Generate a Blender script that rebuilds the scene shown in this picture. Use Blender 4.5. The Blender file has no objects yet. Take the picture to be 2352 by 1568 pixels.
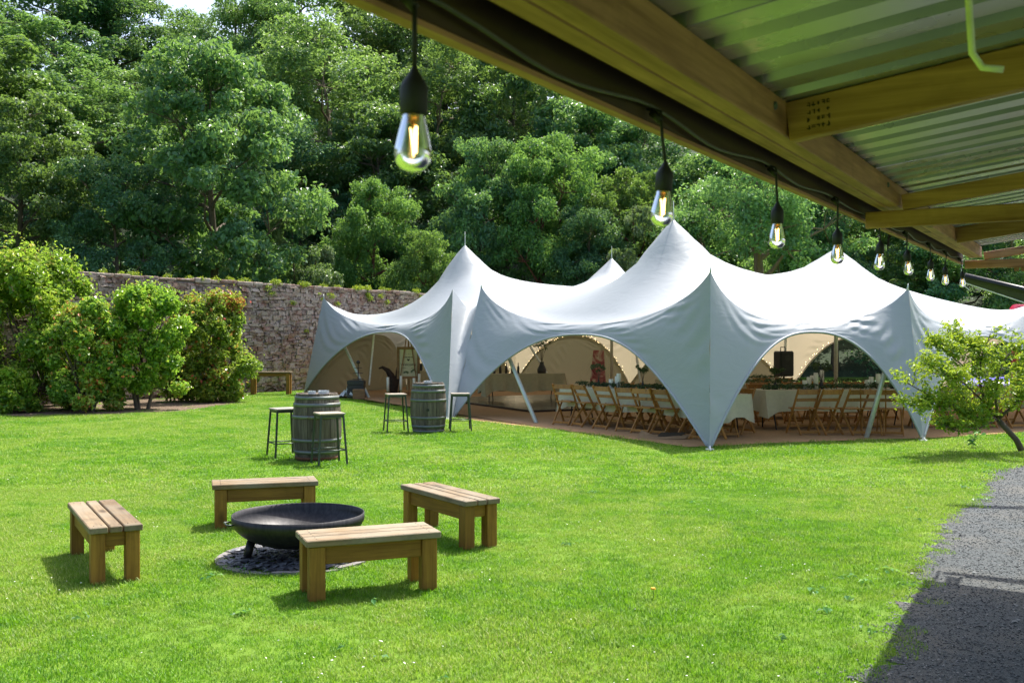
import bpy, math, random
import numpy as np
from mathutils import Vector, Matrix, geometry

# ------------------------------------------------------------------ camera, world, sun, exposure
SC = bpy.context.scene
COL = SC.collection
R = math.radians
HC, FPX = 1.70, 2300.0            # eye height in metres, focal length in pixels of a 2352 px wide frame
cam_d = bpy.data.cameras.new('camera'); cam = bpy.data.objects.new('camera', cam_d); COL.objects.link(cam)
cam.location = (0, 0, HC); cam.rotation_euler = (R(90), 0, 0)
cam_d.sensor_width = 36; cam_d.lens = FPX / 2352 * 36
cam_d.clip_start = 0.05; cam_d.clip_end = 800
cam_d.dof.use_dof = True; cam_d.dof.focus_distance = 13; cam_d.dof.aperture_fstop = 8
SC.camera = cam
SUN_EL, SUN_AZ = R(58), math.atan2(0.50, 0.866)      # azimuth measured from +Y towards +X
world = bpy.data.worlds.new('World'); SC.world = world; world.use_nodes = True
wn = world.node_tree.nodes; wn.clear()
wo = wn.new('ShaderNodeOutputWorld'); wb = wn.new('ShaderNodeBackground'); sky = wn.new('ShaderNodeTexSky')
sky.sky_type = 'NISHITA'; sky.sun_disc = False; sky.sun_elevation = SUN_EL; sky.sun_rotation = SUN_AZ
sky.air_density = 1.0; sky.dust_density = 4.0; sky.ozone_density = 1.0
wb.inputs['Strength'].default_value = 0.15
world.node_tree.links.new(sky.outputs[0], wb.inputs['Color']); world.node_tree.links.new(wb.outputs[0], wo.inputs['Surface'])
sun_d = bpy.data.lights.new('sun', 'SUN'); sun = bpy.data.objects.new('sun', sun_d); COL.objects.link(sun)
sun_d.energy = 4.6; sun_d.angle = R(0.5); sun_d.color = (1.0, 0.955, 0.88)
sdir = Vector((math.cos(SUN_EL) * math.sin(SUN_AZ), math.cos(SUN_EL) * math.cos(SUN_AZ), math.sin(SUN_EL)))
sun.rotation_euler = sdir.to_track_quat('Z', 'Y').to_euler()
SC.view_settings.view_transform = 'Standard'; SC.view_settings.look = 'None'
SC.view_settings.gamma = 1; SC.view_settings.exposure = 1.0
SC.view_settings.use_curve_mapping = False
SC.render.engine = 'CYCLES'
SC.cycles.use_denoising = True
SC.cycles.max_bounces = 7; SC.cycles.diffuse_bounces = 3; SC.cycles.transparent_max_bounces = 12; SC.cycles.transmission_bounces = 6
SC.cycles.sample_clamp_indirect = 3; SC.cycles.caustics_reflective = False; SC.cycles.caustics_refractive = False

# ------------------------------------------------------------------ helpers
def pt(x, y, Y):                  # reference pixel -> point at depth Y
    return np.array(((x - 1176) / FPX * Y, Y, HC - (y - 784) / FPX * Y))
def gp(x, y):                     # reference pixel -> point on the lawn
    Y = FPX * HC / (y - 784)
    return np.array(((x - 1176) / FPX * Y, Y, 0.0))
def unit(v):
    v = np.asarray(v, float); return v / (np.linalg.norm(v) + 1e-12)

def tag(o, label=None, cat=None, group=None, kind=None):
    if label: o['label'] = label
    if cat: o['category'] = cat
    if group: o['group'] = group
    if kind: o['kind'] = kind
    return o
def thing(name, label, cat, loc=(0, 0, 0), rz=0.0, group=None):
    o = bpy.data.objects.new(name, None); COL.objects.link(o); o.empty_display_size = 0.2
    o.location = loc; o.rotation_euler = (0, 0, rz)
    return tag(o, label, cat, group)
def link(name, me, parent=None):
    o = bpy.data.objects.new(name, me); COL.objects.link(o)
    if parent: o.parent = parent
    return o
def np_mesh(name, V, F, mat=None, smooth=False, tint=None):
    V = np.asarray(V, np.float32); F = np.asarray(F, np.int32)
    me = bpy.data.meshes.new(name); k = F.shape[1]
    me.vertices.add(len(V)); me.vertices.foreach_set('co', V.ravel())
    me.loops.add(F.size); me.loops.foreach_set('vertex_index', F.ravel())
    me.polygons.add(len(F)); me.polygons.foreach_set('loop_start', np.arange(0, F.size, k, dtype=np.int32))
    me.polygons.foreach_set('loop_total', np.full(len(F), k, np.int32))
    me.polygons.foreach_set('use_smooth', np.full(len(F), smooth, bool))
    me.update(calc_edges=True)
    if tint is not None:
        a = me.attributes.new('tint', 'FLOAT', 'POINT'); a.data.foreach_set('value', np.asarray(tint, np.float32))
    if mat: me.materials.append(mat)
    return me

class MB:
    """collects simple shapes into one mesh"""
    def __init__(s): s.v = []; s.f = []
    def add(s, V, F):
        b = len(s.v); s.v += [tuple(map(float, p)) for p in V]; s.f += [tuple(b + i for i in f) for f in F]; return s
    def box(s, c, size, rot=None, bev=0.0):
        hx, hy, hz = [d / 2 for d in size]; V = []; F = []
        if bev <= 0:
            V = [(x * hx, y * hy, z * hz) for x in (-1, 1) for y in (-1, 1) for z in (-1, 1)]
            F = [(0, 1, 3, 2), (4, 6, 7, 5), (0, 4, 5, 1), (2, 3, 7, 6), (0, 2, 6, 4), (1, 5, 7, 3)]
        else:
            idx = {}
            for x in (-1, 1):
                for y in (-1, 1):
                    for z in (-1, 1):
                        for a in range(3):
                            p = [x * hx, y * hy, z * hz]
                            for q in range(3):
                                if q != a: p[q] -= (x, y, z)[q] * bev
                            idx[(x, y, z, a)] = len(V); V.append(tuple(p))
            g = lambda x, y, z, a: idx[(x, y, z, a)]
            for q in (-1, 1):
                f = [g(q, -1, -1, 0), g(q, 1, -1, 0), g(q, 1, 1, 0), g(q, -1, 1, 0)]; F.append(f if q > 0 else f[::-1])
                f = [g(-1, q, -1, 1), g(-1, q, 1, 1), g(1, q, 1, 1), g(1, q, -1, 1)]; F.append(f if q > 0 else f[::-1])
                f = [g(-1, -1, q, 2), g(1, -1, q, 2), g(1, 1, q, 2), g(-1, 1, q, 2)]; F.append(f if q > 0 else f[::-1])
            for a in (-1, 1):
                for b in (-1, 1):
                    F.append([g(-1, a, b, 1), g(1, a, b, 1), g(1, a, b, 2), g(-1, a, b, 2)])
                    F.append([g(a, -1, b, 0), g(a, 1, b, 0), g(a, 1, b, 2), g(a, -1, b, 2)])
                    F.append([g(a, b, -1, 0), g(a, b, 1, 0), g(a, b, 1, 1), g(a, b, -1, 1)])
                    for c_ in (-1, 1): F.append([g(a, b, c_, 0), g(a, b, c_, 1), g(a, b, c_, 2)])
        V = np.array(V)
        if rot is not None: V = V @ np.array(rot).T
        return s.add(V + np.array(c), F)
    def bar(s, p0, p1, w, h, up=(0, 0, 1), bev=0.0):
        p0 = np.array(p0, float); p1 = np.array(p1, float); d = unit(p1 - p0); up = np.array(up, float)
        y = unit(np.cross(up, d)); z = np.cross(d, y)
        return s.box((p0 + p1) / 2, (np.linalg.norm(p1 - p0), w, h), np.stack([d, y, z], 1), bev)
    def tube(s, P, rad, n=8, cap=True):
        P = np.array(P, float); m = len(P); rad = np.broadcast_to(np.array(rad, float), (m,))
        T = np.gradient(P, axis=0); T /= np.linalg.norm(T, axis=1)[:, None] + 1e-12
        a = np.array((0, 0, 1.0)) if abs(T[0][2]) < 0.9 else np.array((1.0, 0, 0))
        V = []; a = unit(a - T[0] * (a @ T[0]))
        for i in range(m):
            a = unit(a - T[i] * (a @ T[i])); b = np.cross(T[i], a)
            for k in range(n):
                t = 2 * math.pi * k / n; V.append(P[i] + rad[i] * (math.cos(t) * a + math.sin(t) * b))
        F = [(i * n + k, i * n + (k + 1) % n, (i + 1) * n + (k + 1) % n, (i + 1) * n + k) for i in range(m - 1) for k in range(n)]
        if cap: F += [tuple(range(n))[::-1], tuple((m - 1) * n + k for k in range(n))]
        return s.add(V, F)
    def lathe(s, prof, n=24, c=(0, 0, 0), cap=(False, False)):
        V = []; m = len(prof)
        for r, z in prof:
            for k in range(n):
                t = 2 * math.pi * k / n; V.append((c[0] + r * math.cos(t), c[1] + r * math.sin(t), c[2] + z))
        F = [(i * n + k, i * n + (k + 1) % n, (i + 1) * n + (k + 1) % n, (i + 1) * n + k) for i in range(m - 1) for k in range(n)]
        if cap[0]: F.append(tuple(range(n))[::-1])
        if cap[1]: F.append(tuple((m - 1) * n + k for k in range(n)))
        return s.add(V, F)
    def grid(s, P):               # P (n,m,3)
        n, m = P.shape[:2]
        F = [(i * m + j, (i + 1) * m + j, (i + 1) * m + j + 1, i * m + j + 1) for i in range(n - 1) for j in range(m - 1)]
        return s.add(P.reshape(-1, 3), F)
    def prism(s, poly, z0, z1):
        n = len(poly); V = [(x, y, z0) for x, y in poly] + [(x, y, z1) for x, y in poly]
        return s.add(V, [tuple(range(n))[::-1], tuple(range(n, 2 * n))] + [(i, (i + 1) % n, n + (i + 1) % n, n + i) for i in range(n)])
    def mesh(s, name, mat, smooth=False):
        me = bpy.data.meshes.new(name); me.from_pydata(s.v, [], s.f)
        if smooth: me.polygons.foreach_set('use_smooth', [True] * len(me.polygons))
        if mat: me.materials.append(mat)
        me.update(); return me
    def part(s, name, mat, parent=None, smooth=False, kind=None, label=None):
        o = link(name, s.mesh(name, mat, smooth), parent)
        if kind: o['kind'] = kind
        if label: o['label'] = label
        if smooth == 'auto':
            pass
        return o
def copy_tree(o, parent=None):
    c = o.copy(); COL.objects.link(c); c.parent = parent
    for ch in o.children: copy_tree(ch, c)
    return c

# ------------------------------------------------------------------ materials
class NT:
    def __init__(s, name):
        s.m = bpy.data.materials.new(name); s.m.use_nodes = True; s.t = s.m.node_tree; s.t.nodes.clear()
        s.out = s.n('ShaderNodeOutputMaterial')
    def n(s, t, **kw):
        nd = s.t.nodes.new(t)
        for k, v in kw.items(): setattr(nd, k, v)
        return nd
    def l(s, a, b): s.t.links.new(a, b)
    def val(s, nd, **kw):
        for k, v in kw.items(): nd.inputs[k.replace('_', ' ')].default_value = v
        return nd
    def coords(s, kind='Object', scale=(1, 1, 1), rot=(0, 0, 0)):
        tc = s.n('ShaderNodeTexCoord'); mp = s.n('ShaderNodeMapping'); s.l(tc.outputs[kind], mp.inputs[0])
        mp.inputs['Scale'].default_value = scale; mp.inputs['Rotation'].default_value = rot; return mp.outputs[0]
    def world(s, scale=(1, 1, 1)):
        g = s.n('ShaderNodeNewGeometry'); mp = s.n('ShaderNodeMapping'); s.l(g.outputs['Position'], mp.inputs[0])
        mp.inputs['Scale'].default_value = scale; return mp.outputs[0]
    def noise(s, vec, scale=5, detail=4, rough=0.55, dist=0.0):
        n = s.n('ShaderNodeTexNoise'); n.inputs['Scale'].default_value = scale; n.inputs['Detail'].default_value = detail
        n.inputs['Roughness'].default_value = rough; n.inputs['Distortion'].default_value = dist
        if vec is not None: s.l(vec, n.inputs['Vector'])
        return n.outputs['Fac']
    def ramp(s, fac, stops):
        r = s.n('ShaderNodeValToRGB'); e = r.color_ramp.elements
        while len(e) < len(stops): e.new(0.5)
        for i, (p, c) in enumerate(stops):
            e[i].position = p; e[i].color = (*c, 1) if len(c) == 3 else c
        s.l(fac, r.inputs[0]); return r.outputs[0]
    def mix(s, fac, a, b, mode='MIX'):
        m = s.n('ShaderNodeMix', data_type='RGBA', blend_type=mode)
        for v, i in ((fac, 0), (a, 6), (b, 7)):
            if isinstance(v, (int, float)): m.inputs[i].default_value = v
            elif isinstance(v, tuple): m.inputs[i].default_value = (*v, 1) if len(v) == 3 else v
            else: s.l(v, m.inputs[i])
        return m.outputs[2]
    def math(s, op, a, b=0.5):
        m = s.n('ShaderNodeMath', operation=op)
        for v, i in ((a, 0), (b, 1)):
            if isinstance(v, (int, float)): m.inputs[i].default_value = v
            else: s.l(v, m.inputs[i])
        return m.outputs[0]
    def bump(s, h, strength=0.3, dist=0.02):
        b = s.n('ShaderNodeBump'); b.inputs['Strength'].default_value = strength; b.inputs['Distance'].default_value = dist
        s.l(h, b.inputs['Height']); return b.outputs[0]
    def bsdf(s, col, rough=0.6, metal=0.0, spec=0.5, normal=None, rough_s=None):
        p = s.n('ShaderNodeBsdfPrincipled')
        if isinstance(col, tuple): p.inputs['Base Color'].default_value = (*col, 1)
        else: s.l(col, p.inputs['Base Color'])
        p.inputs['Roughness'].default_value = rough; p.inputs['Metallic'].default_value = metal
        p.inputs['Specular IOR Level'].default_value = spec
        if rough_s is not None: s.l(rough_s, p.inputs['Roughness'])
        if normal is not None: s.l(normal, p.inputs['Normal'])
        return p.outputs[0]
    def done(s, sh): s.l(sh, s.out.inputs[0]); return s.m

def plain(name, col, rough=0.6, metal=0.0, spec=0.5, var=0.18, scale=14, bump=0.0):
    t = NT(name); v = t.coords('Object'); n = t.noise(v, scale, 5, 0.6)
    c0 = tuple(max(0, c * (1 - var)) for c in col); c1 = tuple(min(1, c * (1 + var)) for c in col)
    c = t.ramp(n, [(0.3, c0), (0.7, c1)])
    nm = t.bump(n, bump, 0.01) if bump else None
    return t.done(t.bsdf(c, rough, metal, spec, nm))

def wood(name, axis, dark, light, grain=26.0, rough=0.62, stain=0.25, grey=None, knots=True):
    """timber with grain along the object's own axis"""
    t = NT(name)
    oi = t.n('ShaderNodeObjectInfo'); tc = t.n('ShaderNodeTexCoord')
    off = t.n('ShaderNodeVectorMath', operation='ADD'); cm = t.n('ShaderNodeCombineXYZ')
    rnd = t.math('MULTIPLY', oi.outputs['Random'], 37.0)
    for i in range(3): t.l(rnd, cm.inputs[i])
    t.l(tc.outputs['Object'], off.inputs[0]); t.l(cm.outputs[0], off.inputs[1])
    sc = [1.0, 1.0, 1.0]; sc['xyz'.index(axis)] = 0.06
    mp = t.n('ShaderNodeMapping'); mp.inputs['Scale'].default_value = sc; t.l(off.outputs[0], mp.inputs[0])
    g1 = t.noise(mp.outputs[0], grain, 5, 0.6, 0.6); g2 = t.noise(mp.outputs[0], grain * 4.5, 3, 0.6)
    big = t.noise(off.outputs[0], 2.2, 3, 0.5)
    c = t.ramp(g1, [(0.25, dark), (0.5, tuple((a + b) / 2 for a, b in zip(dark, light))), (0.72, light)])
    c = t.mix(0.35, c, t.ramp(g2, [(0.3, dark), (0.7, light)]))
    if grey: c = t.mix(t.ramp(big, [(0.35, (0, 0, 0)), (0.6, (1, 1, 1))]), c, t.mix(g1, tuple(x * 0.7 for x in grey), grey))
    c = t.mix(t.math('MULTIPLY', t.ramp(t.noise(off.outputs[0], 5.5, 4, 0.65), [(0.52, (0, 0, 0)), (0.75, (1, 1, 1))]), stain), c, tuple(x * 0.35 for x in dark))
    if knots:
        ks = [5.0, 5.0, 5.0]; ks['xyz'.index(axis)] = 1.7; km = t.n('ShaderNodeMapping'); km.inputs['Scale'].default_value = ks; t.l(off.outputs[0], km.inputs[0])
        vo = t.n('ShaderNodeTexVoronoi'); vo.inputs['Scale'].default_value = 1.0; t.l(km.outputs[0], vo.inputs['Vector'])
        c = t.mix(t.math('MULTIPLY', t.ramp(vo.outputs['Distance'], [(0.06, (1, 1, 1)), (0.17, (0, 0, 0))]), .75), c, tuple(x * 0.45 for x in dark))
    hv = t.n('ShaderNodeHueSaturation'); t.l(c, hv.inputs['Color'])
    t.l(t.math('ADD', t.math('MULTIPLY', oi.outputs['Random'], 0.35), 0.82), hv.inputs['Value'])
    return t.done(t.bsdf(hv.outputs[0], rough, 0, 0.35, t.bump(g1, 0.35, 0.004)))

def leafmat(name, stops, trans=0.35, rough=0.42, spec=0.5, tcol=(0.32, 0.50, 0.05), objvar=0.5):
    t = NT(name)
    a = t.n('ShaderNodeAttribute', attribute_name='tint'); oi = t.n('ShaderNodeObjectInfo')
    c = t.ramp(a.outputs['Fac'], stops)
    hv = t.n('ShaderNodeHueSaturation'); t.l(c, hv.inputs['Color'])
    t.l(t.math('ADD', t.math('MULTIPLY', oi.outputs['Random'], objvar), 1 - objvar / 2), hv.inputs['Value'])
    t.l(t.math('ADD', t.math('MULTIPLY', oi.outputs['Random'], 0.05), 0.48), hv.inputs['Hue'])
    p = t.bsdf(hv.outputs[0], rough, 0, spec)
    tr = t.n('ShaderNodeBsdfTranslucent'); t.l(t.mix(0.55, hv.outputs[0], tcol), tr.inputs[0])
    mx = t.n('ShaderNodeMixShader'); mx.inputs[0].default_value = trans; t.l(p, mx.inputs[1]); t.l(tr.outputs[0], mx.inputs[2])
    return t.done(mx.outputs[0])

M = {}
M['leaf_syc'] = leafmat('sycamore_leaf', [(0.0, (0.028, 0.10, 0.056)), (0.5, (0.078, 0.185, 0.078)), (1.0, (0.185, 0.305, 0.10))], 0.42, 0.42, 0.55)
M['leaf_ash'] = leafmat('ash_leaf', [(0.0, (0.055, 0.15, 0.075)), (0.5, (0.135, 0.265, 0.105)), (1.0, (0.28, 0.40, 0.15))], 0.44, 0.45, 0.5)
M['leaf_dark'] = leafmat('evergreen_leaf', [(0.0, (0.022, 0.09, 0.06)), (0.5, (0.055, 0.17, 0.088)), (1.0, (0.13, 0.265, 0.11))], 0.36, 0.42, 0.5)
M['leaf_bright'] = leafmat('bright_leaf', [(0.0, (0.038, 0.125, 0.05)), (0.5, (0.10, 0.235, 0.07)), (1.0, (0.21, 0.365, 0.09))], 0.44, 0.46, 0.45)
M['leaf_pale'] = leafmat('pale_leaf', [(0.0, (0.06, 0.13, 0.06)), (0.5, (0.13, 0.23, 0.11)), (1.0, (0.36, 0.42, 0.25))], 0.3, 0.42, 0.5)
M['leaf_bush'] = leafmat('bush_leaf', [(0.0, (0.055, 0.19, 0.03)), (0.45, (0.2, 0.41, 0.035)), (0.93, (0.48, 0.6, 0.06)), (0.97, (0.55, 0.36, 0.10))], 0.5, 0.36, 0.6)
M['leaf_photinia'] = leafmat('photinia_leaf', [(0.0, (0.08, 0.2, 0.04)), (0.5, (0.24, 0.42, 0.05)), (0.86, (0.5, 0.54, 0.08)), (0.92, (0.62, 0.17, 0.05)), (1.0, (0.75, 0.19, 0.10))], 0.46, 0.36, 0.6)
M['leaf_apple'] = leafmat('apple_leaf', [(0.0, (0.08, 0.2, 0.025)), (0.5, (0.2, 0.35, 0.03)), (1.0, (0.42, 0.5, 0.05))], 0.48, 0.42, 0.5, (0.45, 0.5, 0.03))
M['leaf_runner'] = leafmat('runner_leaf', [(0.0, (0.02, 0.05, 0.025)), (0.6, (0.05, 0.1, 0.05)), (1.0, (0.14, 0.2, 0.11))], 0.2, 0.5, 0.4)
def barkmat(name, a, b):
    t = NT(name); v = t.coords('Object', (1, 1, 0.25)); n = t.noise(v, 9, 6, 0.65); w = t.noise(v, 2, 3)
    c = t.mix(w, t.ramp(n, [(0.3, a), (0.65, b)]), tuple(x * 0.8 for x in b))
    return t.done(t.bsdf(c, 0.85, 0, 0.25, t.bump(n, 0.6, 0.05)))
M['bark'] = barkmat('bark', (0.045, 0.035, 0.028), (0.15, 0.12, 0.09))
M['bark_red'] = barkmat('red_bark', (0.07, 0.03, 0.025), (0.2, 0.09, 0.07))
M['bark_light'] = barkmat('light_bark', (0.10, 0.075, 0.055), (0.26, 0.2, 0.15))

# ------------------------------------------------------------------ ground, hillside, path
def hill(X, Y):
    d = -(X + 12.3) * 0.8215 + (Y - 27.6) * 0.57
    d2 = np.maximum(d, Y - 44.0) - 3.0
    s = 0.42 * np.where(d2 > 0, d2 * d2 / (d2 + 2.5), 0) - 0.35 * (d2 <= 0)
    return np.minimum(s, 30) + 0.35 * np.sin(X * 0.31) * np.sin(Y * 0.27) * (d2 > 2)

def ground():
    t = NT('lawn_soil'); v = t.world()
    big = t.noise(v, 0.35, 4, 0.6); sm = t.noise(v, 60, 4, 0.7); mid = t.noise(v, 3.5, 4, 0.6)
    c = t.ramp(big, [(0.35, (0.075, 0.19, 0.010)), (0.55, (0.12, 0.24, 0.014)), (0.7, (0.2, 0.29, 0.03))])
    c = t.mix(0.4, c, t.ramp(sm, [(0.3, (0.07, 0.15, 0.008)), (0.7, (0.24, 0.40, 0.03))]))
    c = t.mix(0.3, c, t.ramp(mid, [(0.35, (0.07, 0.16, 0.012)), (0.7, (0.2, 0.26, 0.03))]))
    m = t.done(t.bsdf(c, 0.85, 0, 0.2, t.bump(sm, 0.7, 0.03)))
    n = 61; xs = np.linspace(-300, 300, n); ys = np.linspace(-200, 400, n)
    P = np.zeros((n, n, 3)); P[..., 0], P[..., 1] = np.meshgrid(xs, ys, indexing='ij')
    tag(MB().grid(P).part('ground', m), kind='structure')
    t = NT('woodland_floor'); v = t.world(); k = t.noise(v, 1.5, 5, 0.65); k2 = t.noise(v, 14, 4, 0.6)
    c = t.ramp(k, [(0.35, (0.04, 0.06, 0.035)), (0.6, (0.065, 0.085, 0.05)), (0.75, (0.08, 0.075, 0.055))])
    m = t.done(t.bsdf(c, 0.95, 0, 0.1, t.bump(k2, 0.8, 0.08)))
    xs = np.linspace(-95, 95, 96); ys = np.linspace(14, 150, 80)
    P = np.zeros((96, 80, 3)); P[..., 0], P[..., 1] = np.meshgrid(xs, ys, indexing='ij'); P[..., 2] = hill(P[..., 0], P[..., 1])
    tag(MB().grid(P).part('hillside', m, smooth=True), kind='structure')
ground()

PATH_PX = [(2420, 1060), (2352, 1070), (2298, 1077), (2277, 1093), (2262, 1112), (2254, 1134), (2215, 1160), (2192, 1181), (2168, 1208), (2158, 1239), (2140, 1262), (2114, 1280), (2106, 1310),
           (2111, 1338), (2131, 1355), (2094, 1382), (2080, 1416), (2046, 1460), (2039, 1508), (1992, 1566)]
def path_edge():
    P = [gp(x, y)[:2] for x, y in PATH_PX]
    P += [np.array((1.45, 4.3)), np.array((0.95, 3.4)), np.array((0.2, 2.0)), np.array((-1.0, -0.2)), np.array((-2.0, -3.0))]
    rng = np.random.default_rng(5); out = []
    for a, b in zip(P[:-1], P[1:]):
        for k in range(6):
            q = a + (b - a) * k / 6; out.append(q + rng.normal(0, 0.05, 2))
    out.append(P[-1]); return np.array(out)
PE = path_edge()
PATH_POLY = np.vstack([PE, [(9, -3), (14, 5), (16, 14.2)]])
def inside(poly, X, Y):
    X = np.asarray(X); Y = np.asarray(Y); r = np.zeros(X.shape, bool); n = len(poly); j = n - 1
    for i in range(n):
        xi, yi = poly[i]; xj, yj = poly[j]
        c = ((yi > Y) != (yj > Y)) & (X < (xj - xi) * (Y - yi) / (yj - yi + 1e-12) + xi)
        r ^= c; j = i
    return r

def rocks(name, C, size, mat, parent=None, rng=None, flat=0.6):
    """many small angular stones as one mesh"""
    base = np.array([(1, 0, -.3), (-.5, .87, -.3), (-.5, -.87, -.3), (.5, .6, .6), (-.8, 0, .5), (.4, -.7, .5)])
    F0 = np.array([(0, 2, 1), (3, 4, 5), (0, 1, 3), (1, 4, 3), (1, 2, 4), (2, 5, 4), (2, 0, 5), (0, 3, 5)])
    n = len(C); J = base[None] * (1 + rng.normal(0, .22, (n, 6, 3))); J[..., 2] *= flat
    a = rng.uniform(0, 6.28, n); ca, sa = np.cos(a), np.sin(a)
    X = J[..., 0] * ca[:, None] - J[..., 1] * sa[:, None]; Y = J[..., 0] * sa[:, None] + J[..., 1] * ca[:, None]
    tilt = rng.normal(0, .25, (n, 1)); Z = J[..., 2] + X * tilt
    V = np.stack([X, Y, Z], -1) * size[:, None, None] + C[:, None, :]
    F = (F0[None] + 6 * np.arange(n)[:, None, None]).reshape(-1, 3)
    return link(name, np_mesh(name, V.reshape(-1, 3), F, mat, tint=np.repeat(rng.uniform(0, 1, n), 6)), parent)

def path():
    t = NT('gravel'); v = t.world(); a = t.noise(v, 70, 5, 0.7); b = t.noise(v, 1.1, 4, 0.6); k = t.noise(v, 260, 2, 0.5)
    c = t.ramp(a, [(0.3, (0.034, 0.041, 0.044)), (0.55, (0.08, 0.094, 0.099)), (0.75, (0.17, 0.188, 0.19))])
    c = t.mix(t.ramp(b, [(0.47, (0, 0, 0)), (0.66, (.75, .75, .75))]), c, (0.15, 0.135, 0.105))
    c = t.mix(0.4, c, t.ramp(k, [(0.35, (0.034, 0.039, 0.041)), (0.7, (0.19, 0.21, 0.212))]))
    m = t.done(t.bsdf(c, 0.9, 0, 0.25, t.bump(a, 0.9, 0.02)))
    me = bpy.data.meshes.new('gravel_path'); me.from_pydata([(x, y, 0.004) for x, y in PATH_POLY], [], [tuple(range(len(PATH_POLY)))]); me.materials.append(m); me.update()
    tag(link('gravel_path', me), kind='structure')
    t = NT('gravel_stone'); at = t.n('ShaderNodeAttribute', attribute_name='tint')
    c = t.ramp(at.outputs['Fac'], [(0.0, (0.038, 0.044, 0.047)), (0.6, (0.09, 0.103, 0.107)), (0.9, (0.18, 0.195, 0.195)), (1.0, (0.30, 0.29, 0.28))])
    m2 = t.done(t.bsdf(c, 0.8, 0, 0.3))
    rng = np.random.default_rng(8); n = 46000
    Y = 4.0 + (15 - 4.0) * rng.uniform(0, 1, n) ** 1.25; X = rng.uniform(0.2, 0.62, n) * Y + rng.normal(0, .05, n)
    k = inside(PATH_POLY, X + np.abs(rng.normal(0, .10, n)), Y); X, Y = X[k], Y[k]
    s = rng.uniform(0.003, 0.007, len(X)) * (0.8 + Y / 14); big = rng.uniform(0, 1, len(X)) > 0.995; s[big] *= 3
    o = rocks('gravel', np.stack([X, Y, np.full(len(X), 0.006)], 1), s, m2, rng=rng)
    tag(o, 'loose grey gravel chips lying on the path', 'gravel', kind='stuff')
    # bigger stones on the path
path()

# ------------------------------------------------------------------ foliage
def leaf_arrays(C, N, S, rng, aspect=0.62, fold=0.22, droop=0.18):
    n = len(C); N = N / (np.linalg.norm(N, axis=1)[:, None] + 1e-9)
    T = rng.normal(0, 1, (n, 3)); T -= N * (T * N).sum(1)[:, None]; T /= np.linalg.norm(T, axis=1)[:, None] + 1e-9
    B = np.cross(N, T); S = S[:, None]
    base = C - T * S * .5; tip = C + T * S * .5 - N * S * droop
    l = C + B * S * aspect * .5 + N * S * fold * .5; r = C - B * S * aspect * .5 + N * S * fold * .5
    V = np.stack([base, r, tip, l], 1).reshape(-1, 3); F = np.arange(4 * n).reshape(-1, 4)
    return V, F
def leaf_mesh(name, C, N, S, rng, mat, tint, **kw):
    V, F = leaf_arrays(C, N, S, rng, **kw)
    return np_mesh(name, V, F, mat, tint=np.repeat(tint, 4))

def clump_leaves(centers, rads, per, rng, flat=0.6, up=0.65, leaf=0.16, jit=0.5, ctint=0.45, hi=0.0):
    Cs, Ns, Ss, Ts = [], [], [], []
    for c, r in zip(centers, rads):
        n = int(per * (r / np.mean(rads)) ** 2)
        d = rng.normal(0, 1, (n, 3)); d[:, 2] += 0.25; d /= np.linalg.norm(d, axis=1)[:, None]
        rr = r * (0.35 + 0.75 * rng.uniform(0, 1, n) ** 0.6)
        lump = 1 + 0.28 * np.sin(d[:, 0] * 5 + c[0] * 3) * np.sin(d[:, 1] * 5 + c[1] * 3 + d[:, 2] * 4)
        P = d * (rr * lump)[:, None]; P[:, 2] *= flat
        Cs.append(c + P); Ns.append(d * 0.5 + np.array((0, 0, up)) + rng.normal(0, jit, (n, 3)))
        Ss.append(leaf * rng.uniform(0.45, 1.5, n)); Ts.append(np.clip(rng.uniform(0, 1) * ctint + rng.uniform(0, 1, n) * (1 - ctint) + hi, 0, 1))
    return np.concatenate(Cs), np.concatenate(Ns), np.concatenate(Ss), np.concatenate(Ts)

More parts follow.
